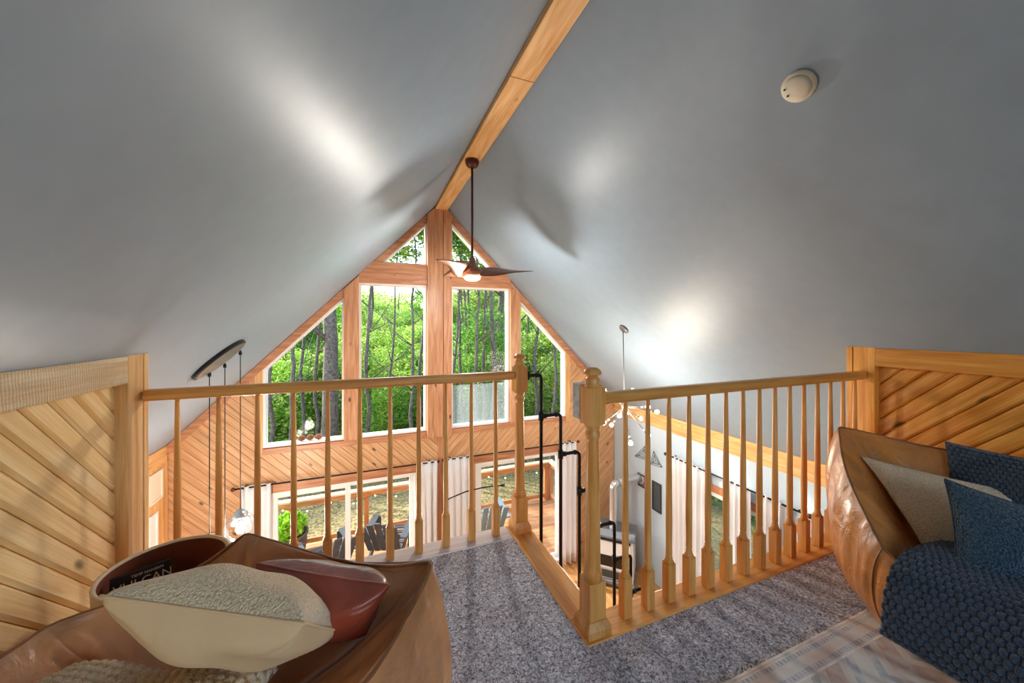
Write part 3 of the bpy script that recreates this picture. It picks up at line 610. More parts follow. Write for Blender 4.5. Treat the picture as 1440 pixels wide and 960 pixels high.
# ---- sputnik chandelier on the right slope
cr = Vector((-SL, 0, -1)).normalized(); cc0 = Vector((3.036, 3.754, cz(3.036)))
ch = thing('chandelier', cc0, 'brushed steel sputnik chandelier with many lit bulbs on a thin rod', 'chandelier')
MB().lathe([(.062, 0), (.064, .018), (.05, .03), (.012, .034)], cc0, 20, axis=cr).build('canopy', 'dark_steel', ch)
hc = Vector((cc0.x, cc0.y, zpix(cc0, 572)))
MB().tube([cc0 + cr * .03, hc], .006, 8).build('rod', 'dark_steel', ch)
MB().sphere(hc, .042, 16, 10).build('hub', 'dark_steel', ch)
right = Vector((CC, -SS, 0)); fwd = Vector((SS, CC, 0)); wpp = (hc.x * SS + hc.y * CC) / FPX
for (bx, by, dp) in ((855, 550, .12), (886, 546, -.15), (848, 591, -.12), (867, 602, .16), (893, 587, .26), (905, 567, -.2), (907, 591, .1), (907, 606, -.16), (926, 579, .0), (878, 612, -.3), (862, 575, -.34)):
    e = hc + right * ((bx - 880) * wpp) + EZ * ((572 - by) * wpp) + fwd * dp
    d = (e - hc).normalized(); arm = MB().tube([hc, e - d * .07], .005, 6).build('arm', 'dark_steel', ch)
    MB().tube([e - d * .085, e - d * .035], .014, 8).build('socket', 'dark_steel', arm)
    MB().lathe([(.010, -.035), (.016, -.022), (.026, 0), (.022, .02), (.003, .03)], e, 10, axis=d).build('bulb', 'bulb', arm)
point('chandelier_light', hc - EZ * .12 + Vector((-.1, -.1, 0)), 30, ch, (1, .9, .76), .25)
point('chandelier_light', hc + EZ * .25 + Vector((-.25, -.15, 0)), 10, ch, (1, .88, .7), .22)
# ---- smoke detector on the right slope
sm0 = Vector((1.884, 1.078, cz(1.884)))
sd_ = thing('smoke_detector', sm0, 'round cream smoke detector on the sloped grey ceiling', 'smoke detector')
MB().lathe([(.070, 0), (.071, .012), (.064, .022), (.060, .024)], sm0, 32, axis=cr).build('base', 'cream', sd_)
MB().lathe([(.058, .024), (.056, .036), (.045, .043), (.002, .045)], sm0, 32, axis=cr).build('cover', 'cream', sd_)
tv = Vector((0, 1, 0)); tu = cr.cross(tv)
for a, q in ((.006, .034), (-.022, .034)):
    MB().lathe([(.0045, .040), (.0045, .0475), (.001, .0476)], sm0 + tu * a * 1.2 + tv * q, 10, axis=cr).build('indicator', 'dark', sd_)

# ================================================================== GREAT ROOM
def curtain(x0, x1, y, z0, z1, along='X', folds=7, amp=.035, label='', group=None, seed=0, name='curtain'):
    r = random.Random(seed); n = folds * 8; m = 10; vs = []
    for j in range(m + 1):
        v = j / m; z = z1 + (z0 - z1) * v
        for i in range(n + 1):
            u = i / n; sq = 1 - .06 * math.sin(v * 3) ; a = x0 + (x1 - x0) * (.5 + (u - .5) * sq)
            d = amp * (.5 + .5 * v ** .4) * math.sin(u * folds * 2 * math.pi + .6 * math.sin(v * 2.5 + seed)) + .012 * math.sin(u * 23 + seed + v)
            vs.append((a, y + d, z) if along == 'X' else (y + d, a, z))
    fs = [(j*(n+1)+i, j*(n+1)+i+1, (j+1)*(n+1)+i+1, (j+1)*(n+1)+i) for j in range(m) for i in range(n)]
    o = MB().add(vs, fs, True).build(name, 'curtain', loc=((x0 + x1) / 2, y, z0) if along == 'X' else (y, (x0 + x1) / 2, z0))
    so = o.modifiers.new('thick', 'SOLIDIFY'); so.thickness = .004
    return tag(o, label, 'curtain', group)
YC = G - .12
def rod(p, q, label, along):
    p, q = Vector(p), Vector(q); t = thing('curtain_rod', p, label, 'curtain rod')
    MB().tube([p, q], .011, 8).build('pole', 'black', t)
    for e, s in ((p, -1), (q, 1)):
        d = (q - p).normalized() * s; MB().sphere(e + d * .02, .026, 12, 8).build('finial', 'bronze', t)
        k = e - d * .1; wall = Vector((k.x, G - .012, k.z)) if along == 'X' else Vector((XWR - .002, k.y, k.z))
        MB().tube([k, wall], .008, 6).build('bracket', 'black', t)
rod((-1.62, YC, -.722), (.98, YC, -.722), 'black curtain rod above the wider sliding door with the potted plant outside', 'X')
rod((1.10, YC, -.715), (3.52, YC, -.715), 'black curtain rod above the narrower sliding door beside the diagonal-board corner', 'X')
curtain(-1.56, -1.22, YC, ZF + .03, -.70, folds=3, amp=.045, label='white curtain bunched at the rod end nearest the globe pendants', seed=1)
curtain(.68, .99, YC, ZF + .03, -.70, folds=3, amp=.045, label='white curtain at the right end of the wider sliding door', seed=2)
curtain(1.12, 1.56, YC, ZF + .03, -.70, folds=4, amp=.045, label='white curtain at the left end of the narrower sliding door, next to the center batten', seed=3)
curtain(3.16, 3.50, YC, ZF + .03, -.70, folds=3, amp=.045, label='white curtain by the diagonal-board corner behind the pipe handrail', seed=4)
XC = XWR - .10
rod((XC, 2.4, -.62), (XC, 4.36, -.62), 'black curtain rod on the pale blue side wall above its glass door', 'Y')
curtain(3.63, 4.28, XC, ZF + .03, -.60, 'Y', folds=8, label='wide white curtain on the pale blue wall beside the two dark frames', seed=5)
curtain(3.02, 3.38, XC, ZF + .03, -.60, 'Y', folds=5, label='white side-wall curtain just past the strip of greenery', seed=6)
curtain(2.62, 2.92, XC, ZF + .03, -.60, 'Y', folds=4, label='white side-wall curtain at the stair end of the rod', seed=7)
# ---- wall art
def frame_on_wall(name, label, y0, y1, z0, z1, x, s, fm, im, cat='picture'):
    t = thing(name, (x, (y0 + y1) / 2, z0), label, cat); f = .025; d = .02 * s
    xs = sorted((x, x + d))
    MB().box((xs[0], y0, z0), (xs[1], y0 + f, z1)).box((xs[0], y1 - f, z0), (xs[1], y1, z1)).box((xs[0], y0 + f, z1 - f), (xs[1], y1 - f, z1)).box((xs[0], y0 + f, z0), (xs[1], y1 - f, z0 + f)).build('frame', fm, t)
    xs = sorted((x, x + d * .5)); MB().box((xs[0], y0 + f, z0 + f), (xs[1], y1 - f, z1 - f)).build('picture', im, t)
frame_on_wall('wall_picture', 'small dark framed picture on the pale blue wall above the flue pipe', 4.90, 5.10, -1.42, -1.20, XWR, -1, 'dark', 'slate')
frame_on_wall('wall_picture', 'taller charcoal framed picture on the pale blue wall beside the wide curtain', 4.56, 4.76, -1.68, -1.20, XWR, -1, 'dark', plain('charcoal_print', (70, 78, 86), .5))
frame_on_wall('wall_picture', 'blank cream panel high on the wooden wall near the globe pendants', 5.36, 5.63, -.68, -.33, XWL + .014, 1, 'cream', 'cream')
frame_on_wall('wall_mirror', 'small white plaque with a dark bar low on the wooden wall by the globe pendants', 5.36, 5.52, -1.35, -.80, XWL + .014, 1, 'white', 'white', 'plaque')
def art():
    pa = [ptX(px, py, XWR - .012) for px, py in ((893, 641), (907, 627), (912, 648))]
    pb = [ptX(px, py, XWR - .012) for px, py in ((915, 652), (919, 634), (931, 657))]
    t = thing('mountain_wall_art', pa[0], 'thin dark metal line art of two mountain triangles on pale blue wall', 'wall art')
    for tri in (pa, pb):
        b = MB(); c = sum(tri, Vector()) / 3
        for s in (1, .6):
            q = [c + (p - c) * s for p in tri]
            for i in range(3): b.tube([q[i], q[(i + 1) % 3]], .004, 5)
        for i in range(3): b.tube([tri[i], c], .003, 5)
        b.build('triangle', 'dark', t)
art()
# ---- stove in the corner, turned 45 degrees
sc_ = Vector((3.86, 5.06, ZF)); f_ = Vector((-1, -1, 0)).normalized(); r_ = Vector((1, -1, 0)).normalized()   # front, right hand (seen from the room)
stv = thing('corner_stove', sc_, 'silver heating stove set diagonally in the corner below the flue pipe', 'stove')
def sbox(name, m, x0, x1, d0, d1, z0, z1, parent=stv, bevel=.01):
    b = MB(); vs = [sc_ + r_ * x + f_ * d + EZ * z for z in (z0, z1) for x, d in ((x0, d0), (x1, d0), (x1, d1), (x0, d1))]
    b.add(vs, [(0,1,2,3),(7,6,5,4),(0,4,5,1),(1,5,6,2),(2,6,7,3),(3,7,4,0)]); return b.build(name, m, parent, bevel=bevel)
sbox('body', 'enamel', -.34, .34, -.26, .22, .12, .80); sbox('top_slab', 'slate', -.37, .37, -.29, .25, .80, .84)
sbox('base', 'slate', -.36, .36, -.28, .26, .06, .12)
dr = sbox('door', 'enamel', -.30, .30, .22, .24, .30, .74); sbox('door_glass', 'bookblack', -.22, .22, .24, .246, .34, .52, dr, .004)
sbox('vent_slot', 'bookblack', -.30, .30, .22, .243, .755, .785, stv, .003); sbox('ash_drawer', 'dark', -.28, .28, .22, .24, .15, .27)
sbox('handle', 'black', .18, .20, .24, .28, .42, .60, dr, .004)
for sx in (-.3, .3):
    for sy in (-.22, .18): sbox('foot', 'black', sx - .03, sx + .03, sy - .03, sy + .03, 0, .06)
fl = thing('flue_pipe', sc_ + EZ * .84, 'ribbed silver flue pipe rising from the stove and bending into the pale blue wall', 'flue pipe')
a = sc_ + EZ * .84; top = 1.52
pts = [a + EZ * (.0 + top * k / 20 * .45) for k in range(21)]
el = a + EZ * (top * .45); e2 = [el + Vector((.09 * (1 - math.cos(q)), 0, .09 * math.sin(q))) for q in [math.pi / 2 * k / 6 for k in range(1, 7)]]
MB().tube(pts + e2, .065, 16).build('riser', 'steel', fl)
p0 = e2[-1]; n_ = 22; hp = [p0 + EX * ((XWR - .004 - p0.x) * k / n_) for k in range(n_ + 1)]
MB().tube(hp, [.068 + (.006 if k % 2 else 0) for k in range(n_ + 1)], 16).build('horizontal_run', 'steel', fl)
MB().lathe([(.11, 0), (.10, .012), (.07, .016)], (XWR - .001, p0.y, p0.z), 20, axis=(-1, 0, 0)).build('wall_collar', 'steel', fl)
# ---- black arc of a floor lamp in front of the middle curtains
arcp = [ptY(px, py, 4.9) for px, py in ((624, 712), (631, 701), (655, 691), (680, 685), (707, 682))]
al = thing('arc_floor_lamp', (arcp[0].x, 4.9, ZF), 'thin black arc lamp arm curving in front of the middle white curtains', 'floor lamp')
MB().lathe([(.16, 0), (.16, .02), (.02, .03)], (arcp[0].x, 4.9, ZF), 20).build('base', 'black', al)
MB().tube([(arcp[0].x, 4.9, ZF + .02), (arcp[0].x - .015, 4.9, ZF + .7), arcp[0]] + arcp[1:], .009, 8).build('arm', 'black', al)
MB().lathe([(.012, .03), (.02, 0), (.012, -.03)], arcp[-1], 10, axis=(1, 0, 0)).build('tip', 'black', al)
# ---- iron hook on the gable boards and pine cones on the sill
hk = ptY(277, 757, G - .004)
hh = thing('wall_hook', hk, 'small dark iron hook with curved wire arms on diagonal boards', 'hook')
MB().lathe([(.03, 0), (.028, .02), (.008, .03)], hk, 12, axis=(0, -1, 0)).build('plate', 'bronze', hh)
for dz in (.02, -.03): MB().tube([hk + Vector((0, -.02, 0)), hk + Vector((.09, -.07, dz)), hk + Vector((.18, -.09, dz * 2 + .05)), hk + Vector((.26, -.07, dz * 2 + .02))], .005, 6).build('wire_arm', 'bronze', hh)
for k, px in enumerate((424, 436, 448)):
    p = ptY(px, 622, G + .03); z = ZW + .03
    t = thing('pine_cone', (p.x, G + .03, z), 'brown pine cone lying in a row on the white window sill', 'pine cone', 'pine cones on the sill')
    b = MB(); b.lathe([(.01, .004), (.036, .02), (.042, .04), (.032, .065), (.004, .085)], (p.x, G + .03, z), 12)
    b.build('core', 'cone', t); b = MB()
    for r in range(4):
        for q in range(9):
            a = 2 * math.pi * (q + r * .5) / 9; rr_ = (.036, .043, .036, .022)[r]; zz = z + (.02, .038, .055, .07)[r]
            c = Vector((p.x + rr_ * math.cos(a), G + .03 + rr_ * math.sin(a), zz)); d = Vector((math.cos(a), math.sin(a), .3)); q2 = Vector((-math.sin(a), math.cos(a), 0))
            b.add([c - q2 * .012, c + q2 * .012, c + d * .014 + EZ * .004, c + d * .01 - EZ * .008], [(0, 1, 2), (0, 3, 1), (0, 2, 3), (1, 3, 2)])
    b.build('scales', 'cone', t)

# ================================================================== DECK AND FOREST
ZD = -2.97; YD = 8.1; XD0, XD1 = -3.2, 4.25
dk = S(MB().box((XD0, G + .16, ZD - .2), (XD1 + 1.6, YD + .1, ZD - .05)).build('deck_frame', 'deck'))
n = 0; y = G + .17
while y < YD + .1:
    MB().box((XD0, y, ZD - .045), (XD1 + .1, y + .13, ZD)).build('deck_board', 'deck', dk, loc=((XD0 + XD1) / 2, y, ZD)); y += .137
def deck_rail(p, q, posts, label, cap_axis):
    p, q = Vector(p), Vector(q); t = thing('deck_railing', p, label, 'railing')
    MB().bar(p + EZ * .95, q + EZ * .95, .14, .035).build('cap_board', 'cap', t)
    MB().bar(p + EZ * .87, q + EZ * .87, .04, .12).build('top_rail', 'deck' if cap_axis == 'X' else 'deck_y', t)
    MB().bar(p + EZ * .12, q + EZ * .12, .04, .09).build('bottom_rail', 'deck' if cap_axis == 'X' else 'deck_y', t)
    for u in posts: MB().bar(p.lerp(q, u), p.lerp(q, u) + EZ * .93, .09, .09).build('post', 'deck_z', t)
    for k in range(4): MB().tube([p + EZ * (.28 + .15 * k), q + EZ * (.28 + .15 * k)], .002, 5).build('cable', 'dark', t)
deck_rail((XD0, YD, ZD), (XD1 - .05, YD, ZD), (0.01, .24, .425, .62, .81, .99), 'orange wooden deck railing with pale cap board facing the woods', 'X')
deck_rail((XD1, YD + .05, ZD), (XD1, G + .2, ZD), (.03, .5, .97), 'orange wooden deck railing at the end of the deck', 'Y')
sl = thing('string_lights', (XD0, YD - .06, ZD + .8), 'string of small warm bulbs under the deck railing cap', 'string lights')
pts = [Vector((XD0 + (XD1 - XD0) * k / 72, YD - .075, ZD + .86 - .09 * abs(math.sin(math.pi * k / 8)))) for k in range(73)]
MB().tube(pts, .004, 5).build('wire', 'black', sl)
for k in range(4, 73, 4): MB().sphere(pts[k] - EZ * .03, .016, 8, 6).build('bulb', 'string_bulb', sl)
def adirondack(loc, rz, label, m, grp=None):
    t = thing('deck_chair', (0, 0, 0), label, 'chair', grp)
    for i in range(5):
        x = -.24 + .12 * i; hgt = .98 - .05 * abs(i - 2) ** 1.5
        MB().bar((x, .30, .30), (x * 1.12, .30 + hgt * .42, .30 + hgt * .72), .105, .02, up=(0, 1, 0)).build('back_slat', m, t)
    for i in range(5): MB().bar((-.29, -.28 + .12 * i, .40 - .025 * i), (.29, -.28 + .12 * i, .40 - .025 * i), .10, .02).build('seat_slat', m, t)
    for s in (-1, 1):
        MB().bar((s * .36, -.34, .60), (s * .36, .42, .58), .12, .025).build('armrest', m, t)
        MB().bar((s * .31, -.30, 0), (s * .31, -.30, .59), .09, .03, up=(0, 1, 0)).build('front_leg', m, t)
        MB().bar((s * .28, -.32, .38), (s * .28, .55, .03), .03, .12).build('rear_leg', m, t)
    MB().bar((-.3, .40, .60), (.3, .40, .60), .03, .08).build('back_brace', m, t)
    t.location = loc; t.rotation_euler.z = rz; return t
adirondack((-.70, 6.95, ZD), math.radians(200), 'dark grey slatted deck chair beside the potted plant', 'chair')
adirondack((.36, 7.2, ZD), math.radians(160), 'dark grey slatted deck chair beside the white side table', 'chair')
adirondack((2.22, 7.1, ZD), math.radians(175), 'blue grey slatted deck chair outside the narrower sliding door', 'chair2')
tb = thing('side_table', (1.02, 7.2, ZD), 'small white square side table between the deck chairs', 'table')
MB().box((.80, 6.98, ZD + .42), (1.24, 7.42, ZD + .45)).build('tabletop', 'white', tb)
for sx in (.82, 1.18):
    for sy in (7.0, 7.36): MB().box((sx, sy, ZD), (sx + .04, sy + .04, ZD + .42)).build('leg', 'white', tb)
pp = Vector((-1.40, 7.60, ZD))
po = thing('potted_plant', pp, 'bright green herbs in a large round grey-brown pot on the deck', 'potted plant')
MB().lathe([(.16, 0), (.24, .12), (.27, .30), (.275, .40), (.29, .42), (.29, .45), (.26, .45), (.25, .38)], pp, 24).build('pot', 'pot', po)
MB().lathe([(.255, .385), (.1, .40), (.002, .405)], pp, 20, cap=False).build('soil', 'soil', po)
def leaves(n, centre, rad, size, squash=1, seed=0, curl=.25):
    r = np.random.default_rng(seed); d = r.normal(size=(n, 3)); d /= np.linalg.norm(d, axis=1)[:, None]
    p = d * (r.random((n, 1)) ** .45) * np.array(rad) + np.array(centre)
    u = r.normal(size=(n, 3)); u[:, 2] *= squash; u /= np.linalg.norm(u, axis=1)[:, None]
    v = np.cross(u, r.normal(size=(n, 3))); v /= np.linalg.norm(v, axis=1)[:, None]
    s = size * (.6 + .8 * r.random((n, 1))); nn = np.cross(u, v)
    q = np.stack([p - u * s, p + v * s * .45 + nn * s * curl, p + u * s, p - v * s * .45 + nn * s * curl], 1).reshape(-1, 3)
    return q
def leafmesh(name, q, m):
    n = len(q) // 4; me = bpy.data.meshes.new(name); me.from_pydata(q.tolist(), [], [(4*i, 4*i+1, 4*i+2, 4*i+3) for i in range(n)]); me.materials.append(M[m]); me.update(); return me
q = leaves(700, (0, 0, .55), (.28, .28, .17), .05, seed=3)
o = bpy.data.objects.new('foliage', leafmesh('foliage', q, 'potleaf')); col.objects.link(o); o.parent = po; o['kind'] = 'stuff'; po.scale = (1.2, 1.2, 1.3)
# ---- ground
gx, gy = 50, 44; vs = []
def gz(x, y): return -3.9 - .03 * max(0, y - 9) + .5 * math.sin(x * .21 + 1) * math.sin(y * .17) + .15 * math.sin(x * .9) * math.cos(y * .7)
for j in range(gy + 1):
    for i in range(gx + 1):
        x = -45 + 100 * i / gx; y = -18 + 90 * j / gy; vs.append((x, y, gz(x, y)))
S(MB().add(vs, [(j*(gx+1)+i, j*(gx+1)+i+1, (j+1)*(gx+1)+i+1, (j+1)*(gx+1)+i) for j in range(gy) for i in range(gx)], True).build('ground', 'ground'))
# ---- trees: a few crowns and trunks shared by many trees
def crown(seed, n, cl, R, m, size=.12):
    r = np.random.default_rng(seed); qs = []
    for k in range(cl):
        d = r.normal(size=3); d /= np.linalg.norm(d); c = d * np.array(R) * r.random() ** .4; rad = np.array((.75, .75, .42)) * (.6 + .7 * r.random())
        qs.append(leaves(n // cl, c, rad, size, .5, seed * 100 + k))
    return leafmesh('foliage', np.concatenate(qs), m)
CR = [crown(11, 9000, 60, (2.0, 2.0, 2.3), 'leaf', .078), crown(12, 9000, 54, (2.3, 2.3, 1.9), 'leaf', .08), crown(13, 8000, 52, (1.8, 1.8, 2.6), 'leaf2', .076), crown(14, 6000, 34, (1.5, 1.5, 1.2), 'leaf', .07)]
def trunk_mesh(seed, h, r0, branches):
    r = random.Random(seed); b = MB(); pts = []; x = y = 0; n = 12
    for i in range(n + 1):
        pts.append((x, y, h * i / n)); x += r.uniform(-.09, .09); y += r.uniform(-.09, .09)
    b.tube(pts, [r0 * (1 - .72 * i / n) * (1.25 if i == 0 else 1) for i in range(n + 1)], 9)
    for k in range(branches):
        i = r.randint(n // 3, n - 1); p = Vector(pts[i]); a = r.uniform(0, 6.28); l = r.uniform(.8, 2.0)
        d = Vector((math.cos(a), math.sin(a), r.uniform(.3, .9))) * l; rr_ = r0 * (1 - .72 * i / n)
        b.tube([p, p + d * .5 + EZ * .05, p + d + EZ * .25], [rr_ * .42, rr_ * .28, rr_ * .1], 6)
    me = bpy.data.meshes.new('trunk'); me.from_pydata([tuple(v) for v in b.v], [], b.f); me.polygons.foreach_set('use_smooth', b.sm); me.materials.append(M['bark']); me.update(); return me
TK = [trunk_mesh(1, 13, .26, 8), trunk_mesh(2, 11, .13, 9), trunk_mesh(3, 9, .075, 8), trunk_mesh(4, 12, .10, 7)]
def tree(name, label, cat, group, loc, tk, crowns, rz=0, s=1.0, lean=(0, 0)):
    t = bpy.data.objects.new(name, None); col.objects.link(t); t.location = loc; t.rotation_euler = (lean[0], lean[1], rz); t.scale = (s, s, s); tag(t, label, cat, group)
    if tk is not None:
        o = bpy.data.objects.new('trunk', TK[tk]); col.objects.link(o); o.parent = t
    for ci, (x, y, z), cs in crowns:
        o = bpy.data.objects.new('foliage', CR[ci]); col.objects.link(o); o.parent = t; o.location = (x, y, z); o.scale = (cs,) * 3; o.rotation_euler.z = rz * 3 + x; o['kind'] = 'stuff'
def tpx(px, dist): r = ray(px, 457); p = r * (dist / math.hypot(r.x, r.y)); return p.x, p.y
R_ = random.Random(5)
x, y = tpx(466, 12.5)
tree('large_tree', 'thick-trunked grey forest tree seen through the left window', 'tree', None, (x, y, gz(x, y) - .1), 0, [(0, (.5, .8, 9.5), 1.2), (1, (-1, 1.5, 11), 1.2)], .3, 1.05)
x, y = tpx(703, 17)
tree('large_tree', 'leaning thick forest tree behind the right middle window', 'tree', None, (x, y, gz(x, y) - .1), 0, [(1, (.3, .5, 11), 1.2)], 1.2, .9, (.0, -.16))
GT = 'slender trees in the woods behind the house'; LT = 'slender forest tree with grey trunk and light green leaves'
for px, d, tk in ((392, 20, 2), (402, 16, 1), (418, 24, 3), (436, 27, 3), (512, 17, 3), (540, 25, 2), (560, 30, 3), (590, 13.5, 2), (646, 21, 3), (655, 16, 3), (661, 19, 1), (676, 24, 2), (690, 15, 2), (742, 18, 2), (751, 26, 3), (765, 22, 2), (782, 17, 2), (640, 12.5, 2), (651, 13.5, 2), (668, 12, 2), (683, 13, 2), (697, 12.2, 3), (737, 12.4, 2), (756, 13, 2), (772, 12.1, 2), (384, 13, 2), (410, 12.6, 2), (430, 13.6, 2), (448, 13, 2), (520, 12.8, 2), (552, 13.4, 2), (576, 12.4, 2), (330, 19, 1), (280, 24, 1), (860, 21, 1), (940, 24, 3), (1010, 20, 1)):
    x, y = tpx(px, d); z = gz(x, y) - .1
    cw = [(R_.choice((0, 1, 2)), (R_.uniform(-.6, .6), R_.uniform(.2, 1.2), R_.uniform(3.4, 5.4) if d > 14 else R_.uniform(9.8, 10.6)), R_.uniform(.7, .95))]
    if d > 14 and R_.random() < .18: cw.append((R_.choice((0, 1)), (R_.uniform(-1, 1), R_.uniform(-.2, 1.0), R_.uniform(8.5, 10.5)), R_.uniform(.6, .85)))
    tree('slender_tree', LT, 'tree', GT, (x, y, z), tk, cw, R_.uniform(0, 6), R_.uniform(.85, 1.1), (R_.uniform(-.03, .03), R_.uniform(-.03, .03)))
def mass(name, label, cat, loc):
    t = bpy.data.objects.new(name, None); col.objects.link(t); t.location = loc; return tag(t, label, cat, kind='stuff')
def clump(t, ci, loc, s, rz):
    o = bpy.data.objects.new('foliage', CR[ci]); col.objects.link(o); o.parent = t; o.location = Vector(loc) - t.location; o.scale = (s,) * 3; o.rotation_euler.z = rz; o['kind'] = 'stuff'
ug = mass('woodland_undergrowth', 'dense bright yellow-green undergrowth filling the woods behind the deck', 'undergrowth', (3, 16, gz(3, 16)))
for k in range(90):
    d = R_.uniform(15.5, 33); px = R_.uniform(230, 950); x, y = tpx(px, d)
    if y < 11.5: continue
    clump(ug, R_.choice((0, 1, 1, 2, 3)), (x, y, gz(x, y) + R_.uniform(.6, 1.0 + .15 * d)), R_.uniform(.65, 1.05), R_.uniform(0, 6))
for k in range(16):
    d = R_.uniform(22, 32); px = R_.uniform(340, 840); x, y = tpx(px, d); clump(ug, R_.choice((0, 1, 2)), (x, y, gz(x, y) + R_.uniform(5.5, 8.0)), R_.uniform(.6, .9), R_.uniform(0, 6))
bd = mass('woodland_backdrop', 'hazy wall of green treetops deep in the woods', 'trees', (8, 38, gz(8, 38)))
for k in range(50):
    px = 150 + k * 19 + R_.uniform(-8, 8); d = R_.uniform(34, 44); x, y = tpx(px, d); z = gz(x, y)
    for ci, dz, cs in ((R_.choice((0, 1, 2)), 2.4, 1.6), (R_.choice((0, 1)), 6.4, 1.5)): clump(bd, ci, (x + R_.uniform(-1, 1), y, z + dz), cs, R_.uniform(0, 6))
sg = mass('side_greenery', 'green leafage outside the side-wall glass door', 'undergrowth', (10, 5, gz(10, 5)))
for k in range(22):
    x = R_.uniform(8, 15); y = -1 + k * .75; clump(sg, R_.choice((0, 1, 2)), (x, y, gz(x, y) + R_.uniform(1, 6)), 1.0, R_.uniform(0, 6))

# ================================================================== LOFT FURNISHINGS
def bspl(c, closed, st):
    c = np.asarray(c); c = np.concatenate([c[-1:], c, c[:2]]) if closed else np.concatenate([c[:1], c[:1], c, c[-1:], c[-1:]])
    out = []
    for i in range(len(c) - 3):
        for k in range(st):
            u = k / st; out.append(((1-u)**3 * c[i] + (3*u**3 - 6*u*u + 4) * c[i+1] + (-3*u**3 + 3*u*u + 3*u + 1) * c[i+2] + u**3 * c[i+3]) / 6)
    if not closed: out.append(c[-1])
    return np.array(out)
def beanbag(name, label, rim, cen, m, base_z=.002, floor_s=.98, bulge=1.10, bz=.25, seat=.40, inner=.84, corners=(), seams=(), seed=0):
    cx_, cy_ = cen; rings = []; full = []; cidx = {}
    for i, p in enumerate(rim):
        cidx[i] = len(full); full.append(p)
        if i in corners: full.append(p)
    def ring(s, zf): rings.append([(cx_ + (x - cx_) * s, cy_ + (y - cy_) * s, zf(z)) for x, y, z in full])
    ring(0.02, lambda z: base_z); ring(floor_s * .75, lambda z: base_z); ring(floor_s, lambda z: base_z); ring(floor_s * 1.02, lambda z: base_z + .03); ring(bulge, lambda z: bz * .6); ring(bulge * 1.01, lambda z: min(bz * 1.25, z - .14)); ring(1.05, lambda z: z - .05)
    ring(1.0, lambda z: z + .012); ring(1.0, lambda z: z + .012); ring(.955, lambda z: z - .022); ring(inner, lambda z: z - .06); ring(.60, lambda z: seat + .02); ring(.3, lambda z: seat - .01); ring(.02, lambda z: seat - .012)
    sr, sk = 7, 10; g = bspl(rings, False, sr); g = np.swapaxes(bspl(np.swapaxes(g, 0, 1), True, sk), 0, 1); R, K = g.shape[:2]
    du = np.roll(g, -1, 1) - np.roll(g, 1, 1); dv = np.gradient(g, axis=0); nr = np.cross(du, dv); nr /= np.linalg.norm(nr, axis=2)[..., None] + 1e-9
    x, y, z = g[..., 0], g[..., 1], g[..., 2]; th = np.linspace(0, 2 * np.pi, K, endpoint=False)[None, :]; rr_ = np.random.default_rng(seed)
    w1 = sum(.0042 * np.sin(x * rr_.uniform(-14, 14) + y * rr_.uniform(-14, 14) + z * rr_.uniform(-12, 12) + rr_.uniform(0, 6)) for _ in range(7))
    row = np.arange(R)[:, None] / sr; hang = np.exp(-((row - 6.0) / 1.6) ** 2) * 1.6
    fold = .0045 * np.sin(th * 23 + 2.5 * np.sin(th * 5 + seed) + row * .5) + .002 * np.sin(th * 41 + row + seed)
    inn = np.exp(-((row - 11.6) / 1.4) ** 2); f2 = .010 * np.sin(th * 13 + 3 * np.sin(th * 4) + row * .9)
    mask = np.clip((z - base_z) / .08, 0, 1); d = (w1 + fold * hang + f2 * inn) * mask; g2 = g + nr * d[..., None]
    t = thing(name, (cx_, cy_, base_z), label, 'bean bag')
    fs = [(i*K+j, i*K+(j+1) % K, (i+1)*K+(j+1) % K, (i+1)*K+j) for i in range(R - 1) for j in range(K)]
    MB().add([Vector(p) for p in g2.reshape(-1, 3)], fs, True).build('leather_shell', m, t)
    pr = int((7.5 + 1) * sr); MB().tube([Vector(p) for p in g2[pr][::2]], .0055, 6, closed=True).build('piping', 'piping', t)
    for i in seams:
        cI = int((cidx[i] + (.5 if i in corners else 0)) * sk) % K
        MB().tube([Vector(g2[q, cI]) for q in range(int(3.6 * sr), pr + 1, 2)], .0035, 5).build('side_seam', 'piping', t)
    return t
rimL = [(.20, 1.21, .615), (.0, 1.37, .55), (-.2, 1.48, .55), (-.41, 1.545, .645), (-.63, 1.50, .53), (-.82, 1.39, .56), (-.90, 1.15, .57), (-.83, .86, .54), (-.62, .68, .50), (-.38, .75, .48), (-.15, .87, .48), (.05, 1.01, .50)]
beanbag('bean_bag_chair', 'cognac leather bean bag chair holding the rust and large cream pillows', rimL, (-.37, 1.13), 'leather', seat=.40, corners=(0, 3, 5), seams=(0, 3, 8), seed=1)
rimR = [(2.10, .87, .41), (2.30, 1.10, .60), (2.60, 1.28, .79), (2.84, 1.16, .73), (2.97, .88, .70), (2.99, .50, .70), (2.96, .12, .70), (2.78, -.12, .66), (2.42, -.16, .50), (2.16, .05, .34), (2.09, .36, .30), (2.08, .65, .30)]
beanbag('bean_bag_chair', 'tan leather bean bag chair holding the blue pillows by the amber board wall', rimR, (2.55, .56), 'leather2', base_z=.014, seat=.29, bz=.24, bulge=1.06, floor_s=.93, corners=(0, 2, 7), seams=(0, 2, 9), seed=2)

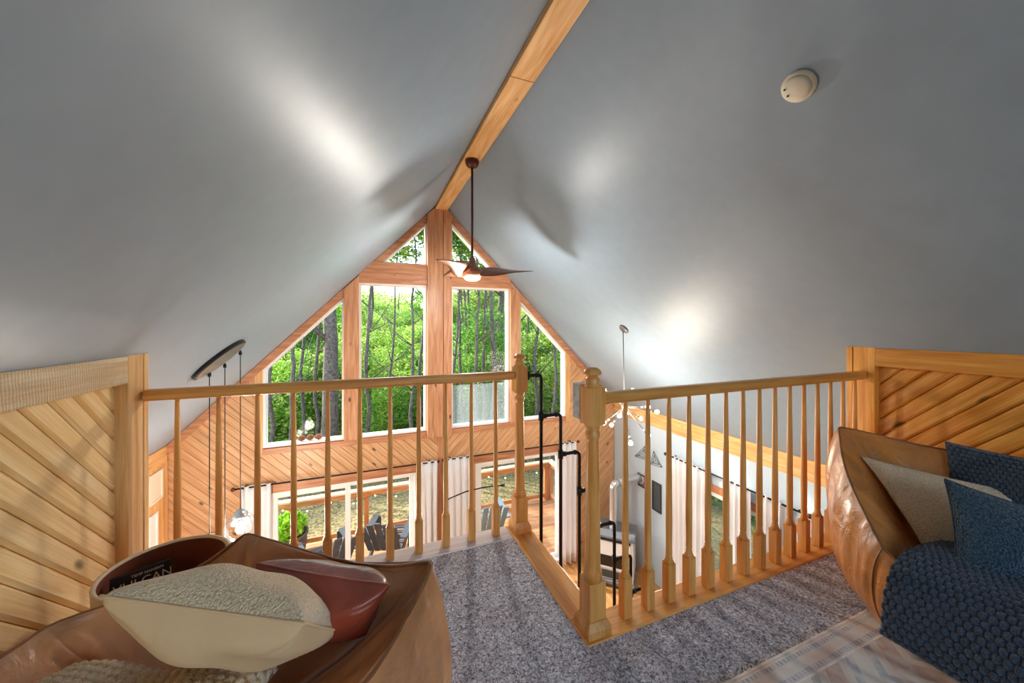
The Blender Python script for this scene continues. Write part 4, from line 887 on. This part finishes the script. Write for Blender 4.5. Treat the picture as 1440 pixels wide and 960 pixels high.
def pillow_grid(C, U, V, T, nu, nv, pat=None, pinch=.07, expo=.42, ruffle=.0, seed=0):
    C, U, V = np.array(C), np.array(U), np.array(V); N = np.cross(U, V); N /= np.linalg.norm(N)
    a = np.linspace(-1, 1, nu)[None, :]; b = np.linspace(-1, 1, nv)[:, None]
    A = a * (1 - pinch * (1 - b ** 2)); B = b * (1 - pinch * (1 - a ** 2))
    base = np.clip((1 - a ** 2) * (1 - b ** 2), 0, 1) ** expo
    r = np.random.default_rng(seed); wob = sum(.035 * r.normal() * np.sin(a * r.uniform(2, 6) + b * r.uniform(-6, 6) + r.uniform(0, 6)) for _ in range(5))
    edge = np.clip((1 - a ** 2) * (1 - b ** 2), 0, 1) ** .25
    fr = np.clip(1 - (1 - np.abs(a)) * (1 - np.abs(b)) * 6, 0, 1); ang = np.arctan2(b, a)
    wr = ruffle * np.sin(ang * 34 + 3 * np.sin(a * 5)) * fr * edge
    h = T * base * (1 + wob) + wr * T
    top = C + A[..., None] * U + B[..., None] * V + h[..., None] * N
    bot = C + A[..., None] * U + B[..., None] * V - h[..., None] * N
    if pat is not None:
        ka, kb, amp = pat; j = np.floor((b * .5 + .5) * kb); fa = np.mod((a * .5 + .5) * ka + .5 * (j % 2), 1) - .5; fb = np.mod((b * .5 + .5) * kb, 1) - .5
        hh = amp * np.sqrt(np.clip(1 - (fa / .5) ** 2 * .92 - (fb / .5) ** 2 * .92, 0, 1)) * np.clip(edge * 1.6, 0, 1)
        top = top + hh[..., None] * N; bot = bot - hh[..., None] * N
    return top, bot
def gridfaces(nu, nv, flip=False):
    f = [(j*nu+i, j*nu+i+1, (j+1)*nu+i+1, (j+1)*nu+i) for j in range(nv - 1) for i in range(nu - 1)]
    return [q[::-1] for q in f] if flip else f
def mk(name, verts, faces, m, parent=None, loc=(0, 0, 0), smooth=True):
    loc = np.array(loc); me = bpy.data.meshes.new(name); me.from_pydata((np.asarray(verts).reshape(-1, 3) - loc).tolist(), [], faces)
    me.polygons.foreach_set('use_smooth', [smooth] * len(me.polygons)); me.materials.append(M[m] if isinstance(m, str) else m); me.update()
    o = bpy.data.objects.new(name, me); col.objects.link(o)
    if parent: o.parent = parent
    else: o.location = loc
    return o
def pillow(name, label, C, U, V, T, m, m2=None, nu=48, nv=48, **kw):
    C, U, V = Vector(C), Vector(U), Vector(V); top, bot = pillow_grid(C, U, V, T, nu, nv, **kw)
    t = thing(name, C, label, 'pillow')
    mk('front_cover', top, gridfaces(nu, nv), m, t, C); mk('back_cover', bot, gridfaces(nu, nv, True), m2 or m, t, C)
    e = [top[0, i] for i in range(0, nu, 2)] + [top[j, nu-1] for j in range(0, nv, 2)] + [top[nv-1, i] for i in range(nu-1, -1, -2)] + [top[j, 0] for j in range(nv-1, -1, -2)]
    MB().tube(e, .004, 5, closed=True).build('edge_seam', m2 or m, t)
    return t
def corners(TL, TR, BL): return (TR + BL) / 2, (TR - TL) / 2, (BL - TL) / 2
# left bag
PL, PR = pt(205, 848, .95), pt(456, 882, .95); C = (PL + PR) / 2; U = (PR - PL) / 2; d = ray(315, 872).normalized()
V = (d - U.normalized() * d.dot(U.normalized())).normalized() * .16
pillow('throw_pillow', 'large cream pillow with fluffy top and smooth beige underside', C, U, -V if U.cross(V).z < 0 else V, .10, 'cream_boucle', 'beige_cotton', expo=.36, ruffle=.05, pinch=.10, seed=4)
FL, FR, NR = ptZ(362, 792, .66), ptZ(548, 822, .60), ptZ(526, 886, .43)
C, U, V = corners(FL, FR, NR - (FR - FL))
pillow('throw_pillow', 'rust leather pillow behind the large cream pillow', C, U, V, .105, 'rust', None, expo=.4, ruffle=.04, seed=8)
# right bag
def rp(px, py, t): return pt(px, py, t)
C, U, V = corners(rp(1212, 642, 1.98), rp(1412, 688, 1.76), rp(1302, 774, 1.68))
pillow('throw_pillow', 'cream fluffy square pillow on the tan bean bag', C, U, V, .085, 'cream_boucle', None, seed=2)
TL = rp(1328, 673, 1.60); BL = rp(1342, 802, 1.50); TR = TL + (rp(1470, 716, 1.45) - TL) * 1.45
C, U, V = corners(TL, TR, BL); pillow('throw_pillow', 'teal blue fluffy pillow in front of the cream square pillow', C, U, V, .085, 'teal_boucle', None, seed=3)
TL = rp(1330, 621, 1.95); TR = TL + (rp(1440, 641, 1.75) - TL) * 2.0; BL = TL + Vector((-.10, -.02, -.36))
C, U, V = corners(TL, TR, BL); pillow('knit_pillow', 'navy chunky-knit pillow against the amber diagonal boards', C, U, V, .07, 'navy_knit', None, nu=190, nv=150, pat=(24, 17, .013), expo=.35, seed=5)
def throw(name, label, prof, y0, y1, th, m, ka, kb, amp, axis=None, o=None):
    """chunky knit throw: profile (offset along axis, z) swept from y0 to y1 of a local frame"""
    nu, nv = kb * 7, ka * 7; ax, sw = axis; P_ = np.array(prof, float)
    L_ = np.concatenate([[0], np.cumsum(np.linalg.norm(np.diff(P_, axis=0), axis=1))]); L_ /= L_[-1]
    # smooth the profile
    uu = np.linspace(0, 1, nu); pr = np.stack([np.interp(uu, L_, P_[:, k]) for k in (0, 1)], 1)
    for _ in range(nu // 3): pr[1:-1] = (pr[:-2] + pr[1:-1] * 2 + pr[2:]) / 4
    tg = np.gradient(pr, axis=0); tg /= np.linalg.norm(tg, axis=1)[:, None]; nm = np.stack([-tg[:, 1], tg[:, 0]], 1); nm *= np.sign(nm[:, 1].mean())
    ss = np.linspace(y0, y1, nv); ax, sw, o_ = np.array(ax), np.array(sw), np.array(o)
    a = np.linspace(0, 1, nv)[:, None]; b = uu[None, :]
    j = np.floor(b * kb); fa = np.mod(a * ka + .5 * (j % 2), 1) - .5; fb = np.mod(b * kb, 1) - .5
    hh = amp * np.sqrt(np.clip(1 - (fa / .5) ** 2 * .92 - (fb / .5) ** 2 * .92, 0, 1))
    ed = (np.clip(np.minimum(a, 1 - a) * 18, 0, 1) * np.clip(np.minimum(b, 1 - b) * 18, 0, 1)) ** .5
    wav = .012 * np.sin(a * 9 + b * 4)
    def surf(off): return o_ + (pr[None, :, 0] + nm[None, :, 0] * off)[..., None] * ax + ss[:, None, None] * sw + (pr[None, :, 1] + nm[None, :, 1] * off)[..., None] * np.array((0, 0, 1.))
    top = surf(th * ed + hh + wav); bot = surf(wav * 1.0)
    ob = mk(name, np.concatenate([top.reshape(-1, 3), bot.reshape(-1, 3)]), gridfaces(nu, nv) + [tuple(x + nu * nv for x in q) for q in gridfaces(nu, nv, True)], m, None, top.mean((0, 1)))
    return tag(ob, label, 'throw blanket')
throw('knit_throw', 'navy chunky-knit throw hanging over the front of the tan bean bag', [(.52, .37), (.28, .395), (.10, .405), (.0, .37), (-.06, .27), (-.085, .12)], 0, .95, .022, 'navy_knit', 40, 30, .012, ((1., 0, 0), (0.02, -1., 0)), (2.05, .825, 0))
throw('knit_throw', 'beige chunky-knit throw under the large cream pillow', [(.34, .46), (.12, .53), (-.05, .53), (-.22, .50)], 0, .55, .025, 'beige_knit', 22, 24, .011, ((.35, .93, 0), (.93, -.35, 0)), (-.86, 1.02, 0))
# ---- basket with books
bc = Vector((-.735, 1.80, 0)); BR = .195; BZ = .47
bk = thing('basket', bc, 'round cream basket with brown ribbed inside standing between bean bag and board wall', 'basket')
MB().lathe([(.150, .002), (.165, .03), (BR - .004, .30), (BR, BZ - .01), (BR - .003, BZ), (BR - .010, BZ)], bc, 40, cap=False).lathe([(.150, .002), (.002, .002)], bc, 40, cap=False).build('outer_wall', 'basket_out', bk)
ribs = [(BR - .011 - (.004 if k % 2 else 0) - .028 * (1 - k / 40), .03 + (BZ - .03) * k / 40) for k in range(41)]
MB().lathe(ribs, bc, 40, cap=False).build('ribbed_lining', 'basket_in', bk)
MB().lathe([(BR - .014, BZ - .004), (BR - .008, BZ + .004), (BR + .001, BZ + .002), (BR + .001, BZ - .006)], bc, 40, cap=False).build('rim', 'basket_out', bk)
hd = Vector((-.205, -.03, 0)); MB().tube([bc + hd + EZ * .36, bc + hd * 1.12 + EZ * .33, bc + hd * 1.18 + Vector((0, -.06, .25)), bc + hd * 1.12 + Vector((.02, -.12, .33)), bc + Vector((-.175, -.11, .37))], .012, 8).build('handle', 'strap', bk)
def book(label, TLp, TRp, dep, hgt, th, txt=None):
    TLp, TRp = Vector(TLp), Vector(TRp); ux = (TRp - TLp).normalized(); n = Vector((ux.y, -ux.x, 0)).normalized(); n = n if n.dot(-TLp) > 0 else -n
    dn = (-EZ * 1.0 - n * dep).normalized() ; dn = (dn - ux * dn.dot(ux)).normalized(); nn = ux.cross(-dn).normalized(); nn = nn if nn.dot(n) > 0 else -nn
    W_ = (TRp - TLp).length; t = thing('book', TLp + dn * hgt, label, 'book')
    def slab(a0, a1, d0, d1, z0, z1):
        vs = [TLp + ux * a + dn * d + nn * z for z in (z0, z1) for a, d in ((a0, d0), (a1, d0), (a1, d1), (a0, d1))]
        return MB().add(vs, [(0,1,2,3),(7,6,5,4),(0,4,5,1),(1,5,6,2),(2,6,7,3),(3,7,4,0)])
    slab(0, W_, 0, hgt, 0, .003).build('front_cover', 'bookblack', t); slab(0, W_, 0, hgt, -th, -th + .003).build('back_cover', 'bookblack', t); slab(.003, W_ - .003, .003, hgt - .003, -th + .003, 0).build('pages', 'paper', t)
    if txt:
        for s, size, a, d in txt:
            cu = bpy.data.curves.new('lettering', 'FONT'); cu.body = s; cu.size = size; cu.extrude = .0004; cu.align_x = 'CENTER'
            o = bpy.data.objects.new('lettering', cu); col.objects.link(o); cu.materials.append(M['bookcream'])
            mw = Matrix((ux, -dn, nn)).transposed().to_4x4(); mw.translation = TLp + ux * a + dn * d + nn * .0036
            me = bpy.data.meshes.new_from_object(o.evaluated_get(bpy.context.evaluated_depsgraph_get())); bpy.data.objects.remove(o)
            ob = bpy.data.objects.new('lettering', me); col.objects.link(ob); ob.parent = t; mw.translation -= t.location; ob.matrix_local = mw
    return t
p0_, p1_ = ptZ(154, 816, .455), ptZ(240, 785, .455)
W_ = (p1_ - p0_).length
book('black book with large cream capital lettering standing in the basket', p0_, p1_, -.25, .30, .018, [('VULCAN', .041, W_ * .53, .056), ('TEMP HANSRM', .0135, W_ * .60, .020)])
# ---- rug
def rugmat():
    m, t, b, N, L = mat('distressed_rug'); tc = N.new('ShaderNodeTexCoord'); sp = N.new('ShaderNodeSeparateXYZ'); L.new(tc.outputs['Object'], sp.inputs[0])
    def math_(op, a, c):
        k = N.new('ShaderNodeMath'); k.operation = op
        for i, v in enumerate((a, c)):
            if isinstance(v, (int, float)): k.inputs[i].default_value = v
            elif v is not None: L.new(v, k.inputs[i])
        return k.outputs[0]
    e = math_('MULTIPLY', sp.outputs[1], -1)            # distance from the edge at local y=0
    cr_ = N.new('ShaderNodeValToRGB'); cr_.color_ramp.interpolation = 'CONSTANT'; el = cr_.color_ramp.elements
    st = [(0, (240, 230, 216)), (.009, (208, 188, 174)), (.014, (232, 222, 206)), (.022, (206, 206, 204)), (.040, (226, 218, 206)), (.080, (202, 204, 206)), (.102, (244, 240, 232)), (.113, (216, 212, 202))]
    el[0].position, el[0].color = st[0][0], rgb(st[0][1]); el[1].position, el[1].color = st[-1][0], rgb(st[-1][1])
    for p, c in st[1:-1]: k = el.new(p); k.color = rgb(c)
    L.new(e, cr_.inputs[0])
    # dashes in two bands
    dash = math_('GREATER_THAN', math_('SINE', math_('MULTIPLY', sp.outputs[0], 285), None), .15)
    band = math_('ADD', math_('MULTIPLY', math_('GREATER_THAN', e, .023), math_('LESS_THAN', e, .039)), math_('MULTIPLY', math_('GREATER_THAN', e, .083), math_('LESS_THAN', e, .100)))
    mx = N.new('ShaderNodeMixRGB'); mx.inputs[2].default_value = rgb((116, 128, 138)); L.new(math_('MULTIPLY', math_('MULTIPLY', dash, band), .6), mx.inputs[0]); L.new(cr_.outputs[0], mx.inputs[1])
    # field motif
    fld = math_('GREATER_THAN', e, .115)
    tri = math_('PINGPONG', math_('ADD', sp.outputs[0], math_('PINGPONG', e, .22)), .18)
    rf = ramp(N, [(.0, rgb((176, 140, 122))), (.25, rgb((222, 216, 204))), (.5, rgb((120, 140, 158))), (.75, rgb((226, 218, 204))), (1, rgb((150, 164, 176)))]); rf.color_ramp.interpolation = 'CONSTANT'
    L.new(math_('MULTIPLY', tri, 5.5), rf.inputs[0])
    m2 = N.new('ShaderNodeMixRGB'); L.new(math_('MULTIPLY', fld, .55), m2.inputs[0]); L.new(mx.outputs[0], m2.inputs[1]); L.new(rf.outputs[0], m2.inputs[2])
    nz = N.new('ShaderNodeTexNoise'); nz.inputs['Scale'].default_value = 22; nz.inputs['Detail'].default_value = 6; L.new(tc.outputs['Object'], nz.inputs['Vector'])
    rn = ramp(N, [(.38, (0, 0, 0, 1)), (.62, (1, 1, 1, 1))]); L.new(nz.outputs['Fac'], rn.inputs[0])
    m3 = N.new('ShaderNodeMixRGB'); m3.inputs[2].default_value = rgb((218, 212, 204)); L.new(math_('MULTIPLY', rn.outputs[0], .8), m3.inputs[0]); L.new(m2.outputs[0], m3.inputs[1])
    n3 = N.new('ShaderNodeTexNoise'); n3.inputs['Scale'].default_value = 5; L.new(tc.outputs['Object'], n3.inputs['Vector']); r3 = ramp(N, [(.45, (1, 1, 1, 1)), (.68, rgb((226, 196, 184)))]); L.new(n3.outputs['Fac'], r3.inputs[0])
    m4 = N.new('ShaderNodeMixRGB'); m4.blend_type = 'MULTIPLY'; m4.inputs[0].default_value = .8; L.new(m3.outputs[0], m4.inputs[1]); L.new(r3.outputs[0], m4.inputs[2])
    L.new(m4.outputs[0], b.inputs['Base Color']); b.inputs['Roughness'].default_value = .95
    n4 = N.new('ShaderNodeTexNoise'); n4.inputs['Scale'].default_value = 300; L.new(tc.outputs['Object'], n4.inputs['Vector'])
    bp = N.new('ShaderNodeBump'); bp.inputs['Strength'].default_value = .5; bp.inputs['Distance'].default_value = .003; L.new(n4.outputs['Fac'], bp.inputs['Height']); L.new(bp.outputs[0], b.inputs['Normal'])
    return m
ry = 1.0
tag(MB().box((1.15, -1.3, .001), (3.0, ry, .012)).build('area_rug', rugmat(), loc=(1.15, ry, .001), bevel=.004), 'pale distressed patterned rug lying on the grey carpet under the tan bean bag', 'rug')
